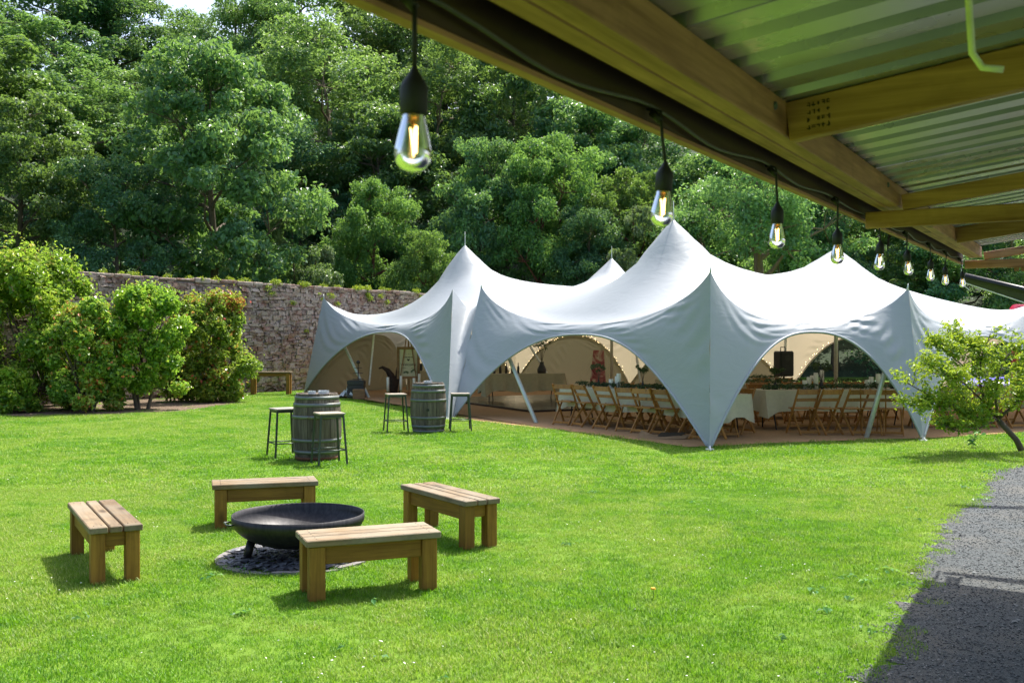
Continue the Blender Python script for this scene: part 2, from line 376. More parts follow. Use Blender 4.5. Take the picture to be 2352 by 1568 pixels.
def make_tree(seed, H, W, leafmat_, bark, lobes=15, clumps=11, per=210, leaf=0.17, base=0.28, top=0.9, flat=0.62, lean=0.0, trunk_r=0.28, forks=7, lobe_r=0.2):
    rng = np.random.default_rng(seed); mb = MB()
    tp = [np.array((lean * H * s + 0.03 * H * math.sin(3.1 * s + seed), 0.025 * H * math.sin(4.3 * s + seed * 2), H * 0.82 * s)) for s in np.linspace(0, 1, 9)]
    tr = [trunk_r * (1.25 if i == 0 else 1) * (1 - 0.86 * i / 8) for i in range(9)]
    mb.tube(tp, tr, 8)
    def on_trunk(z):
        s = min(max(z / (H * 0.82), 0), 1) * 8; i = min(int(s), 7); return tp[i] + (tp[i + 1] - tp[i]) * (s - i)
    LC, LR = [], []; ga = 2.399
    for i in range(lobes):
        f = (i + 0.5) / lobes; z = H * (base + (top - base) * f) + rng.normal(0, 0.02 * H)
        prof = math.sin(math.pi * (0.16 + 0.80 * f)) ** 0.75
        a = i * ga + rng.normal(0, 0.35); r = W * 0.5 * prof * (0.62 + rng.uniform(-.18, .18))
        LC.append(np.array((r * math.cos(a), r * math.sin(a), z)) + on_trunk(z) * np.array((1, 1, 0)))
        LR.append(W * lobe_r * (0.75 + 0.5 * rng.uniform()) * (0.75 + 0.35 * prof))
    CC, CR = [], []
    for c, r in zip(LC, LR):
        s0 = on_trunk(max(c[2] - 0.35 * np.linalg.norm(c[:2]) - 0.06 * H, H * 0.12)); rad = trunk_r * 0.5 * (1 - 0.55 * c[2] / H)
        mid = s0 * 0.45 + c * 0.55 + np.array((rng.normal(0, .2), rng.normal(0, .2), -0.05 * H * 0.5)); e = c + np.array((0, 0, -0.15 * r))
        L = [s0, s0 * .7 + mid * .3 + np.array((0, 0, .04 * H * .3)), mid, mid * .5 + e * .5, e]
        mb.tube(L, [rad, rad * .8, rad * .62, rad * .45, rad * .28], 5, cap=False)
        for k in range(clumps):
            d = unit(rng.normal(0, 1, 3) + np.array((c[0], c[1], 0)) * 0.12 + np.array((0, 0, 0.45)))
            q = c + d * np.array((1.12, 1.12, 0.62)) * r * (0.5 + 0.65 * rng.uniform()); CC.append(q); CR.append(r * (0.24 + 0.26 * rng.uniform()))
            if k % 2 == 0:
                mb.tube([e, (e + q) / 2 + rng.normal(0, .08, 3), q], [rad * .24, rad * .16, rad * .07], 4, cap=False)
    C, N, S, T = clump_leaves(CC, CR, per, rng, flat * .78, 0.7, leaf)
    crown = leaf_mesh('crown', C, N, S, rng, leafmat_, T)
    return mb.mesh('trunk', bark, True), crown

PROTO = {
    'syc_a': make_tree(1, 12, 9.0, M['leaf_syc'], M['bark'], 18, 11, 170, 0.232, 0.22),
    'syc_b': make_tree(2, 12, 9.5, M['leaf_syc'], M['bark'], 16, 12, 170, 0.220, 0.25, lean=0.04),
    'ash_a': make_tree(3, 13, 9.0, M['leaf_ash'], M['bark_light'], 17, 12, 150, 0.183, 0.28, 0.95, 0.7),
    'ash_b': make_tree(4, 13, 9.5, M['leaf_ash'], M['bark_light'], 15, 13, 150, 0.183, 0.32, 0.94, 0.75),
    'dark_a': make_tree(5, 12, 9.0, M['leaf_dark'], M['bark'], 17, 12, 170, 0.195, 0.18, 0.92, 0.75),
    'bright_a': make_tree(6, 10, 8.0, M['leaf_bright'], M['bark_red'], 15, 12, 230, 0.171, 0.24, 0.92, 0.8),
    'bright_b': make_tree(7, 10, 8.5, M['leaf_bright'], M['bark_red'], 16, 11, 230, 0.183, 0.3, 0.9, 0.7, lean=-0.04),
    'pale_a': make_tree(8, 7, 6.0, M['leaf_pale'], M['bark'], 11, 10, 220, 0.171, 0.22, 0.9, 0.8, trunk_r=0.14),
    'twist_a': make_tree(9, 11, 9.5, M['leaf_ash'], M['bark_light'], 13, 11, 160, 0.195, 0.45, 0.93, 0.7, lean=-0.06, trunk_r=0.5),
}
PH = {'syc_a': (12, 9), 'syc_b': (12, 9.5), 'ash_a': (13, 9), 'ash_b': (13, 9.5), 'dark_a': (12, 9), 'bright_a': (10, 8), 'bright_b': (10, 8.5), 'pale_a': (7, 6), 'twist_a': (11, 9.5)}
NAMES = {'syc': 'sycamore_tree', 'ash': 'ash_tree', 'dark': 'evergreen_tree', 'bright': 'oak_tree', 'pale': 'elder_tree', 'twist': 'gnarled_tree'}
# reference x of the trunk, reference y of the top, depth, crown width in reference px, kind, label
TREES = [
    (475, 80, 40, 440, 'syc_a', 'broad sycamore with trunk rising just behind the garden wall, left of centre'),
    (50, 215, 39, 330, 'syc_b', 'leafy sycamore at the left edge above the tallest bush'),
    (265, 360, 38, 280, 'dark_a', 'low dark tree behind the wall, between the two front sycamores'),
    (675, 470, 42, 190, 'pale_a', 'small pale-leaved tree poking over the wall left of the tent'),
    (865, 395, 46, 230, 'bright_a', 'bright green rounded tree behind the leftmost tent corner'),
    (965, 520, 44, 170, 'bright_b', 'small bright tree just left of the left tent peak'),
    (1105, 300, 51, 250, 'syc_b', 'dense green tree rising straight behind the left tent peak'),
    (1240, 290, 50, 280, 'bright_a', 'bright tree with reddish trunk between the two nearest tent peaks'),
    (1365, 480, 48, 220, 'dark_a', 'dark low tree behind the small back tent peak'),
    (1465, 370, 50, 240, 'bright_b', 'yellow-green tree above the second hanging bulb'),
    (1500, 470, 46, 210, 'pale_a', 'pale flowering tree left of the tallest tent peak'),
    (1640, 330, 53, 300, 'syc_a', 'green tree right of the second bulb, under the eave'),
    (1770, 300, 46, 380, 'twist_a', 'gnarled tree with thick bare trunk behind the tent under the third bulb'),
    (1905, 370, 49, 280, 'dark_a', 'dark tree behind the fourth bulb'),
    (2035, 420, 50, 300, 'syc_b', 'tree in shade behind the right tent peak'),
    (2180, 470, 47, 300, 'dark_a', 'dark tree low under the far end of the eave'),
    (2330, 440, 45, 300, 'ash_a', 'light tree showing through the open end of the shelter'),
    (2500, 380, 47, 330, 'syc_a', 'tree at the right edge beyond the shelter end'),
    (-70, 60, 47, 420, 'syc_a', 'tall sycamore cut by the left edge of the photo'),
    (165, 165, 52, 400, 'syc_b', 'tall sycamore on the slope left of the big front one'),
    (345, 150, 60, 340, 'ash_a', 'ash crown rising behind the big front sycamore, below the sky gap'),
    (640, 250, 54, 320, 'dark_a', 'dark tree filling the slope right of the big front sycamore'),
    (745, 60, 60, 430, 'ash_b', 'tall light ash with open branches above the dark slope'),
    (870, 230, 56, 330, 'syc_a', 'dark green tree below the light ash, left of the near bulb'),
    (1010, 110, 60, 320, 'ash_a', 'light tree directly behind the near hanging bulb'),
    (1170, 60, 62, 330, 'syc_b', 'tree against the eave to the right of the near bulb'),
    (1330, 220, 57, 320, 'syc_a', 'green tree midway between the first and second bulbs'),
    (1480, 270, 58, 330, 'dark_a', 'dark tree just below the eave at the second bulb'),
    (1610, 360, 60, 320, 'ash_b', 'light tree behind the eave right of the second bulb'),
    (1790, 380, 60, 360, 'dark_a', 'dark tree behind the gnarled one, hugging the eave'),
    (1960, 450, 60, 360, 'syc_a', 'tree deep behind the fourth and fifth bulbs'),
    (2140, 500, 58, 380, 'dark_a', 'dark tree deep in the wood behind the last bulbs'),
    (2350, 500, 56, 400, 'dark_a', 'dark tree deep in the wood beyond the open shelter end'),
    (120, -90, 70, 420, 'dark_a', 'dark evergreen filling the upper left corner'),
    (265, -40, 74, 260, 'dark_a', 'dark evergreen just left of the patch of sky'),
    (400, 45, 82, 260, 'ash_a', 'far ash whose top shows under the patch of sky'),
    (545, -30, 70, 270, 'ash_b', 'light ash just right of the patch of sky'),
    (680, -90, 74, 330, 'ash_a', 'tall ash at the top edge left of the eave corner'),
    (850, -60, 72, 380, 'ash_b', 'tall ash at the top edge beside the eave corner'),
    (1020, -60, 72, 360, 'syc_b', 'tall tree at the top edge behind the near bulb cable'),
    (1200, -20, 72, 360, 'ash_a', 'high tree half hidden by the eave right of the near bulb'),
    (1400, 120, 72, 380, 'syc_a', 'high tree mostly hidden by the eave before the second bulb'),
    (30, 20, 62, 380, 'syc_b', 'tree on the slope below the corner evergreen'),
]
def trees():
    rng = np.random.default_rng(77)
    for x, yt, Y, w, kind, label in TREES:
        X = (x - 1176) / FPX * Y; z0 = float(hill(np.array(X), np.array(float(Y)))) - 0.15
        zt = HC + (784 - yt) / FPX * Y
        if zt - z0 < 5: z0 = zt - 5
        ph, pw = PH[kind]; sz = (zt - z0) / (ph * 0.985); sw = w / FPX * Y / (pw * 0.98)
        sw = min(max(sw, 0.75 * sz * 0.8), 1.7 * sz)
        r = thing(NAMES[kind.split('_')[0]], label, 'tree', (X, Y, z0), rng.uniform(0, 6.28), 'trees on the slope behind the wall')
        r.scale = (sw, sw, sz)
        if x == 475 or x == 1770: r.rotation_euler[2] = 0.6
        link('trunk', PROTO[kind][0], r); link('crown', PROTO[kind][1], r)
trees()

def undergrowth():
    rng = np.random.default_rng(21); C = []; Rr = []
    for _ in range(560):
        Y = rng.uniform(36, 75); X = rng.uniform(-0.62, 0.62) * Y; X0 = X
        z = float(hill(np.array(X), np.array(Y)))
        if z < 0.05: continue
        C.append(np.array((X, Y, z + rng.uniform(0.2, 0.9)))); Rr.append(rng.uniform(0.6, 1.4))
    P, N, S, T = clump_leaves(C, Rr, 150, rng, 0.8, 0.6, 0.15)
    tag(link('undergrowth', leaf_mesh('undergrowth', P, N, S, rng, M['leaf_dark'], T)), 'dark leafy undergrowth covering the wooded slope', 'undergrowth', kind='stuff')
undergrowth()

def bush(name, label, x, ybase, ytop, wpx, mat, seed, leaf, kind_hi=0.0, stems=5, open_base=0.04, nl=26000, depth=0.8):
    rng = np.random.default_rng(seed); g = gp(x, ybase); Y = g[1]; H = HC + (784 - ytop) / FPX * Y; W = wpx / FPX * Y
    r = thing(name, label, 'bush', tuple(g), rng.uniform(0, 6.28) * 0)
    mb = MB(); CC = []; CR = []
    nC = 46
    for i in range(nC):
        f = (i + .5) / nC; z = H * (open_base + (0.93 - open_base) * f)
        prof = min(1.0, math.sin(math.pi * min(max(0.24 + 0.70 * f, 0), 1)) ** 0.55 + 0.05)
        a = i * 2.399 + rng.normal(0, .3); rr = W / 2 * prof * math.sqrt(rng.uniform(0.15, 1.02)) * (1 + .12 * math.sin(3 * a + seed))
        CC.append(np.array((rr * math.cos(a), rr * math.sin(a) * depth, z))); CR.append(W * rng.uniform(0.075, 0.15))
    for k in range(stems):
        a = 6.28 * k / stems + rng.normal(0, .3); e = CC[(k * 7 + 5) % nC]
        b = np.array((0.14 * math.cos(a), 0.14 * math.sin(a), -0.05))
        mb.tube([b, b * 1.8 + np.array((0, 0, H * .16)), b * .2 + e * .5 + np.array((0, 0, H * .06)), e], [0.055, 0.045, 0.032, 0.012], 6, cap=False)
        for q in range(5):
            e2 = CC[(k * 7 + 9 * q + 3) % nC]; m = b * .3 + e * .45 + np.array((0, 0, H * .05))
            mb.tube([m, (m + e2) / 2 + rng.normal(0, .05, 3), e2], [0.024, 0.017, 0.007], 5, cap=False)
    mb.part('stems', M['bark'], r, True)
    C, N, S, T = clump_leaves(CC, CR, nl * .85 / nC, rng, 0.85, 0.5, leaf, 0.7, 0.35)
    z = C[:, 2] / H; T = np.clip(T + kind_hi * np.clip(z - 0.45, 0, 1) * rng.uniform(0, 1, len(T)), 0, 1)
    # upright young shoots that break up the outline
    n2 = int(nl * 0.10); pick = rng.integers(0, nC, n2); d = rng.normal(0, 1, (n2, 3)); d[:, 2] = np.abs(d[:, 2]); d /= np.linalg.norm(d, axis=1)[:, None]
    P2 = np.array(CC)[pick] + d * np.array(CR)[pick][:, None] * rng.uniform(1.0, 1.75, (n2, 1))
    C = np.vstack([C, P2]); N = np.vstack([N, d + rng.normal(0, .5, d.shape)]); S = np.append(S, leaf * rng.uniform(.6, 1.1, n2)); T = np.append(T, np.clip(rng.uniform(.35, 1, n2), 0, 1))
    keep = C[:, 2] > 0.03
    link('foliage', leaf_mesh('foliage', C[keep], N[keep], S[keep], rng, mat, T[keep]), r)
    return r
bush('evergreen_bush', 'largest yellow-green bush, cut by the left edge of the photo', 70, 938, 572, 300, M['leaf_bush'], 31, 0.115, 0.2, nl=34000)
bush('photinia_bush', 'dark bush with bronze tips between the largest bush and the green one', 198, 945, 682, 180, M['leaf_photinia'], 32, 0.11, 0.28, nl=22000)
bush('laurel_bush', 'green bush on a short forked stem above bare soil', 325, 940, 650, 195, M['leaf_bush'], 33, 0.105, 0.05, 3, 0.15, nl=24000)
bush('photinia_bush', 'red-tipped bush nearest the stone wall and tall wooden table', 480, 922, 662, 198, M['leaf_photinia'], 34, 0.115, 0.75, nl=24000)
bush('low_bush', 'small low bush under the largest one at the left edge', 25, 948, 850, 120, M['leaf_bush'], 35, 0.1, 0.0, nl=7000)

def soil_bed():
    t = NT('bark_mulch'); v = t.world(); a = t.noise(v, 22, 5, 0.7)
    c = t.ramp(a, [(0.3, (0.07, 0.05, 0.035)), (0.55, (0.17, 0.125, 0.085)), (0.75, (0.3, 0.23, 0.16))])
    m = t.done(t.bsdf(c, 0.95, 0, 0.2, t.bump(a, 0.9, 0.04)))
    P = [gp(x, y)[:2] for x, y in [(-60, 950), (60, 957), (130, 951), (200, 955), (300, 950), (400, 946), (470, 938), (540, 926), (530, 912), (430, 908), (300, 912), (100, 920), (-60, 925)]]
    mb = MB(); mb.prism([tuple(p) for p in P], -0.02, 0.006); tag(mb.part('soil_bed', m), kind='structure')
    return np.array(P)
BED = soil_bed()

# ------------------------------------------------------------------ garden wall of rubble stone
def garden_wall():
    O = np.array((-12.3, 27.6)); D = np.array((0.57, 0.8215)); NN = np.array((0.8215, -0.57))      # NN faces the lawn
    r = thing('stone_wall', 'old rubble stone garden wall with worn whitewash and plants along its top', 'wall', (O[0], O[1], 0), math.atan2(D[1], D[0]))
    t = NT('rubble_stone'); v = t.world(); at = t.n('ShaderNodeAttribute', attribute_name='tint')
    base = t.ramp(at.outputs['Fac'], [(0.0, (0.085, 0.052, 0.04)), (0.35, (0.23, 0.12, 0.085)), (0.65, (0.27, 0.185, 0.14)), (1.0, (0.34, 0.285, 0.235))])
    n1 = t.noise(v, 1.4, 6, 0.7); n2 = t.noise(v, 9, 6, 0.75, .5)
    white = t.ramp(t.math('ADD', t.math('MULTIPLY', n1, 0.65), t.math('MULTIPLY', n2, 0.45)), [(0.47, (0, 0, 0)), (0.62, (.7, .7, .7))])
    c = t.mix(white, base, t.mix(n2, (0.25, 0.2, 0.17), (0.60, 0.54, 0.48)))
    c = t.mix(t.ramp(t.noise(v, 6, 5, 0.7), [(0.55, (0, 0, 0)), (0.7, (.8, .8, .8))]), c, (0.05, 0.04, 0.036))
    ms = t.done(t.bsdf(c, 0.92, 0, 0.2, t.bump(n2, 0.9, 0.04)))
    t = NT('wall_mortar'); v = t.world(); n = t.noise(v, 8, 5, 0.65); w = t.noise(v, 1.0, 4)
    c = t.mix(w, t.ramp(n, [(0.3, (0.09, 0.075, 0.07)), (0.7, (0.22, 0.19, 0.18))]), (0.3, 0.28, 0.27))
    mm = t.done(t.bsdf(c, 0.95, 0, 0.1, t.bump(n, 0.9, 0.04)))
    rng = np.random.default_rng(12)
    hz = lambda tt: 3.62 + 0.05 * math.sin(tt * .7) + 0.03 * math.sin(tt * 2.3)
    mb = MB(); mb.box((7, 0.24, 1.78), (42, 0.40, 3.56)); mb.part('mortar_core', mm, r)
    V = []; F = []; T = []; singles = []; z = 0.0
    F0 = [(0, 1, 3, 2), (4, 6, 7, 5), (0, 4, 5, 1), (2, 3, 7, 6), (0, 2, 6, 4), (1, 5, 7, 3)]
    while z < 3.5:
        ch = rng.uniform(0.075, 0.16); ch = min(ch, 3.66 - z) if z > 3.3 else ch; tt = -7.0 + rng.uniform(0, .3)
        while tt < 17:
            L = rng.uniform(0.10, 0.36); g = 0.004; pr = rng.uniform(0.0, 0.045)
            co = [(tt + g + (L - 2 * g) * a, 0.06 if b else -pr, z + g + (ch - 2 * g) * c_) for a in (0, 1) for b in (0, 1) for c_ in (0, 1)]
            co = np.array(co) + rng.normal(0, .02, (8, 3)) + np.array((0, 0, .05 * math.sin(tt * .9 + z * 2))); tn = rng.uniform(0, 1)
            if 6.6 < tt < 10.4 and len(singles) < 300 and z > 0.0: singles.append((co, tn))
            else:
                b0 = len(V); V += [tuple(p) for p in co]; F += [tuple(b0 + i for i in f) for f in F0]; T += [tn] * 8
            tt += L
        z += ch
    for co, tn in singles: link('stone', np_mesh('stone', co, F0, ms, tint=[tn] * 8), r)
    o = link('stonework', np_mesh('stonework', V, F, ms, tint=T), r); o['kind'] = 'stuff'
    # coping stones
    tt = -14.0; mbv = []
    while tt < 26:
        L = rng.uniform(0.35, 0.7); m2 = MB()
        m2.box((tt + L / 2, 0.22, 3.60 + rng.normal(0, .012)), (L - 0.02, 0.52 + rng.normal(0, .02), 0.11 + rng.normal(0, .015)), None, 0.02)
        me = m2.mesh('coping_stone', ms); a = me.attributes.new('tint', 'FLOAT', 'POINT'); a.data.foreach_set('value', np.full(len(me.vertices), rng.uniform(0, 1), np.float32))
        link('coping_stone', me, r); tt += L
    # creeping plants along the top and a few hanging tufts
    C = []; Rr = []
    for _ in range(95):
        u = rng.uniform(-12, 20); k = 0.35 + 0.65 * (math.sin(u * 1.3) * math.sin(u * .47 + 1) > -0.15) * (u > 4) + .25 * (u > 4)
        if rng.uniform() > k: continue
        C.append(np.array((u, rng.uniform(-.08, .4), 3.66 + rng.uniform(-.03, .06)))); Rr.append(rng.uniform(.08, .2))
    for _ in range(26):
        u = rng.uniform(3, 16); zz = 3.5 - rng.exponential(.28); C.append(np.array((u, -.07, zz))); Rr.append(rng.uniform(.07, .16))
    for _ in range(5):
        u = rng.uniform(4, 12); C.append(np.array((u, -.08, rng.uniform(.15, 2.2)))); Rr.append(rng.uniform(.07, .13))
    P, N, S, Tn = clump_leaves(C, Rr, 90, rng, .7, .5, 0.055)
    o = link('ivy', leaf_mesh('ivy', P, N, S, rng, M['leaf_apple'], Tn * .6), r); o['kind'] = 'stuff'
garden_wall()

# ------------------------------------------------------------------ marquee
def fabric_mats():
    def fab(name, col, tr, trc):
        t = NT(name); v = t.coords('Object', (1, 1, 1)); n = t.noise(v, 0.9, 3, 0.5, 0.4); w = t.noise(t.coords('Object', (1, 1, 2.2)), 1.6, 2, 0.5, 2.2); d = t.noise(v, 5, 5, 0.65)
        c = t.mix(t.ramp(d, [(0.52, (0, 0, 0)), (0.8, (.35, .35, .35))]), col, tuple(x * 0.88 for x in col))
        h = t.math('ADD', t.math('MULTIPLY', n, 0.5), t.math('MULTIPLY', w, 0.5))
        p = t.bsdf(c, 0.5, 0, 0.35, t.bump(h, 0.16, 0.08))
        s = t.n('ShaderNodeBsdfTranslucent'); s.inputs[0].default_value = (*trc, 1)
        mx = t.n('ShaderNodeMixShader'); mx.inputs[0].default_value = tr; t.l(p, mx.inputs[1]); t.l(s.outputs[0], mx.inputs[2])
        return t.done(mx.outputs[0])
    M['fabric'] = fab('tent_fabric', (0.335, 0.37, 0.40), 0.095, (0.8, 0.74, 0.60))
    M['fabric_backlit'] = fab('backlit_tent_fabric', (0.38, 0.355, 0.285), 0.21, (0.82, 0.70, 0.50))  # tent fabric made creamier and more translucent to glow as if sunlit from behind
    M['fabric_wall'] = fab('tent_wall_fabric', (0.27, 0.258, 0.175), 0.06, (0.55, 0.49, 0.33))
fabric_mats()
M['pole'] = plain('pole_paint', (0.55, 0.6, 0.55), 0.35, 0.3, 0.5, 0.08)
M['strap'] = plain('white_strap', (0.8, 0.8, 0.78), 0.5)
TC = np.array((3.8, 27.0))
def tipground():
    T = {}; G = {}
    T['A'] = pt(743, 681, 32.8); G['A'] = gp(697, 905)
    T['B1'] = pt(1040, 663, 24.2); G['B1'] = gp(1028, 963)
    T['B2'] = pt(1105, 658, 24.1); G['B2'] = gp(1041, 959)
    T['C'] = pt(1632, 622, 16.5); G['C'] = gp(1630, 1033)
    T['D'] = pt(2086, 660, 18.1); G['D'] = gp(2120, 1012)
    T['E'] = pt(2405, 672, 20.4); G['E'] = np.array((11.3, 19.2, 0))
    T['E2'] = np.array((14.3, 23.0, 2.6)); G['E2'] = np.array((15.2, 22.6, 0))
    T['K5'] = np.array((12.2, 28.2, 2.55)); G['K5'] = np.array((12.6, 29.1, 0))
    T['K4'] = np.array((8.9, 32.2, 2.65)); G['K4'] = np.array((9.2, 33.2, 0))
    T['K3'] = np.array((4.5, 37.5, 2.65)); G['K3'] = np.array((4.5, 38.3, 0))
    T['K2'] = np.array((0.2, 38.2, 2.65)); G['K2'] = np.array((0.1, 39.0, 0))
    T['K1'] = np.array((-3.4, 36.8, 2.7)); G['K1'] = np.array((-4.0, 37.6, 0))
    return T, G
TIP, GND = tipground()
PEAK = {'P1': pt(1068, 562, 30.4), 'P2': pt(1405, 592, 34.0), 'P3': pt(1547, 503, 21.8), 'P4': pt(1920, 567, 25.2)}
def seam(a, b, hm, bow, n=161, p=2.3):
    Ta, Tb = TIP[a], TIP[b]; s = np.linspace(0, 1, n); P = Ta[None] * (1 - s)[:, None] + Tb[None] * s[:, None]
    d = Tb[:2] - Ta[:2]; nv = unit(np.array((-d[1], d[0]))); mid = (Ta[:2] + Tb[:2]) / 2
    if nv @ (TC - mid) < 0: nv = -nv
    P[:, :2] += nv * (bow * 4 * s * (1 - s))[:, None]
    e = np.abs(2 * s - 1); P[:, 2] = hm + (P[:, 2] - hm) * (0.72 * e ** p + 0.28 * e ** 9)
    return P, nv
def arch(a, b, S, hap, q=2.4, out=0.20):
    Ga, Gb = GND[a], GND[b]; n = len(S); s = np.linspace(0, 1, n); P = Ga[None] * (1 - s)[:, None] + Gb[None] * s[:, None]
    w = np.sin(math.pi * s)[:, None] ** 0.8; dd = S[-1, :2] - S[0, :2]; on = unit(np.array((-dd[1], dd[0]))); on = -on if on @ (TC - S[:, :2].mean(0)) > 0 else on; P[:, :2] = P[:, :2] * (1 - w) + (S[:, :2] + on * out) * w
    e = np.abs(2 * s - 1); P[:, 2] = hap * (1 - e ** q); return P
def sheet(S, A, nv, m=46, belly=0.10, wr=None):
    t = (np.linspace(0, 1, m) ** 1.25)[None, :, None]; P = S[:, None] * (1 - t) + A[:, None] * t
    hgt = np.linalg.norm(S - A, axis=1)[:, None]; s = np.linspace(0, 1, len(S))[:, None]; tt = t[..., 0]
    mid = np.sin(math.pi * s) ** .7
    P[..., :2] -= nv * (belly * mid * np.clip(hgt, 0, 1.2) * np.sin(math.pi * np.clip(tt, 0, 1)) ** .8 * (1 - tt) ** .6 * 1.6)[..., None]     # rounded shoulder below the seam
    if wr is not None:           # drag wrinkles: along the seam, and running from the tips to the arch
        ph = wr; near = np.exp(-((tt * hgt) / .35) ** 2) * np.clip(tt * 12, 0, 1) * (1 - tt)
        fold = np.sin(tt * hgt * 30 + 7 * np.sin(s * 9 + ph) + ph) * np.clip(.3 + .8 * np.sin(s * 23 + ph * 3), 0, 1) + .5 * np.sin(tt * hgt * 44 + s * 40 + ph) * np.clip(np.sin(s * 15 + ph), 0, 1)
        w = .030 * near * fold * mid
        drag = np.sin(s * 95 + tt * 26 * np.sign(s - .5) + ph) * np.clip(np.sin(s * 19 + ph * 2 - tt * 5), 0, 1)
        w = w + .016 * np.sin(math.pi * tt) ** .8 * np.clip(hgt / 1.5, 0, 1) * drag
        P[..., :2] -= nv * w[..., None]
    return P
def roof_mesh(bound):
    B2 = np.vstack(bound); keep = [0]
    for i in range(1, len(B2)):
        if np.linalg.norm(B2[i, :2] - B2[keep[-1], :2]) > 0.03: keep.append(i)
    if np.linalg.norm(B2[keep[-1], :2] - B2[0, :2]) < 0.03: keep.pop()
    Bd = B2[keep]; nb = len(Bd)
    x0, y0 = Bd[:, :2].min(0); x1, y1 = Bd[:, :2].max(0); st = 0.30
    gx, gy = np.meshgrid(np.arange(x0, x1, st), np.arange(y0, y1, st * 0.866)); gx = gx + (np.arange(gx.shape[0]) % 2)[:, None] * st / 2
    q = np.stack([gx.ravel(), gy.ravel()], 1)
    extra = []
    for p in PEAK.values():
        for rr in (0.0, 0.07, 0.14, 0.22, 0.32, 0.45, 0.62, .8):
            k = 1 if rr == 0 else 14
            extra += [(p[0] + rr * math.cos(6.2832 * j / k + rr * 9), p[1] + rr * math.sin(6.2832 * j / k + rr * 9)) for j in range(k)]
        q = q[np.linalg.norm(q - p[:2], axis=1) > 0.92]
    q = q[inside(Bd[:, :2], q[:, 0], q[:, 1])]
    dmin = np.min(np.linalg.norm(q[:, None] - Bd[None, :, :2], axis=2), 1); q = q[dmin > 0.13]
    allp = np.vstack([Bd[:, :2], q, np.array(extra)])
    vs, es, fs, ov, oe, of = geometry.delaunay_2d_cdt([Vector(p) for p in allp], [(i, (i + 1) % nb) for i in range(nb)], [], 1, 1e-6)
    vs = np.array([(v[0], v[1]) for v in vs]); N = len(vs); z = np.full(N, 2.5); fix = np.zeros(N, bool)
    for i, o in enumerate(ov):
        for k in o:
            if k < nb: z[i] = Bd[k, 2]; fix[i] = True
    for p in PEAK.values():
        d = np.linalg.norm(vs - p[:2], axis=1); k = d < 0.08; z[k] = p[2] - 1.1 * d[k]; fix[k] = True
    tri = [tuple(f) for f in fs]
    E = set()
    for f in tri:
        for a, b in zip(f, f[1:] + f[:1]): E.add((min(a, b), max(a, b)))
    E = np.array(list(E)); L = np.linalg.norm(vs[E[:, 0]] - vs[E[:, 1]], axis=1); w = 1 / np.maximum(L, .02)
    W = np.zeros(N); np.add.at(W, E[:, 0], w); np.add.at(W, E[:, 1], w)
    area = np.zeros(N); np.add.at(area, E[:, 0], L * L / 6); np.add.at(area, E[:, 1], L * L / 6)
    lift = 0.035                 # slight tension lift
    for it in range(2600):
        acc = np.zeros(N); np.add.at(acc, E[:, 0], w * z[E[:, 1]]); np.add.at(acc, E[:, 1], w * z[E[:, 0]])
        zn = (acc + lift * area) / W; z[~fix] += 1.0 * (zn - z)[~fix]
    V = np.column_stack([vs, z])
    return np_mesh('roof_canopy', V, np.array(tri), M['fabric'], True)
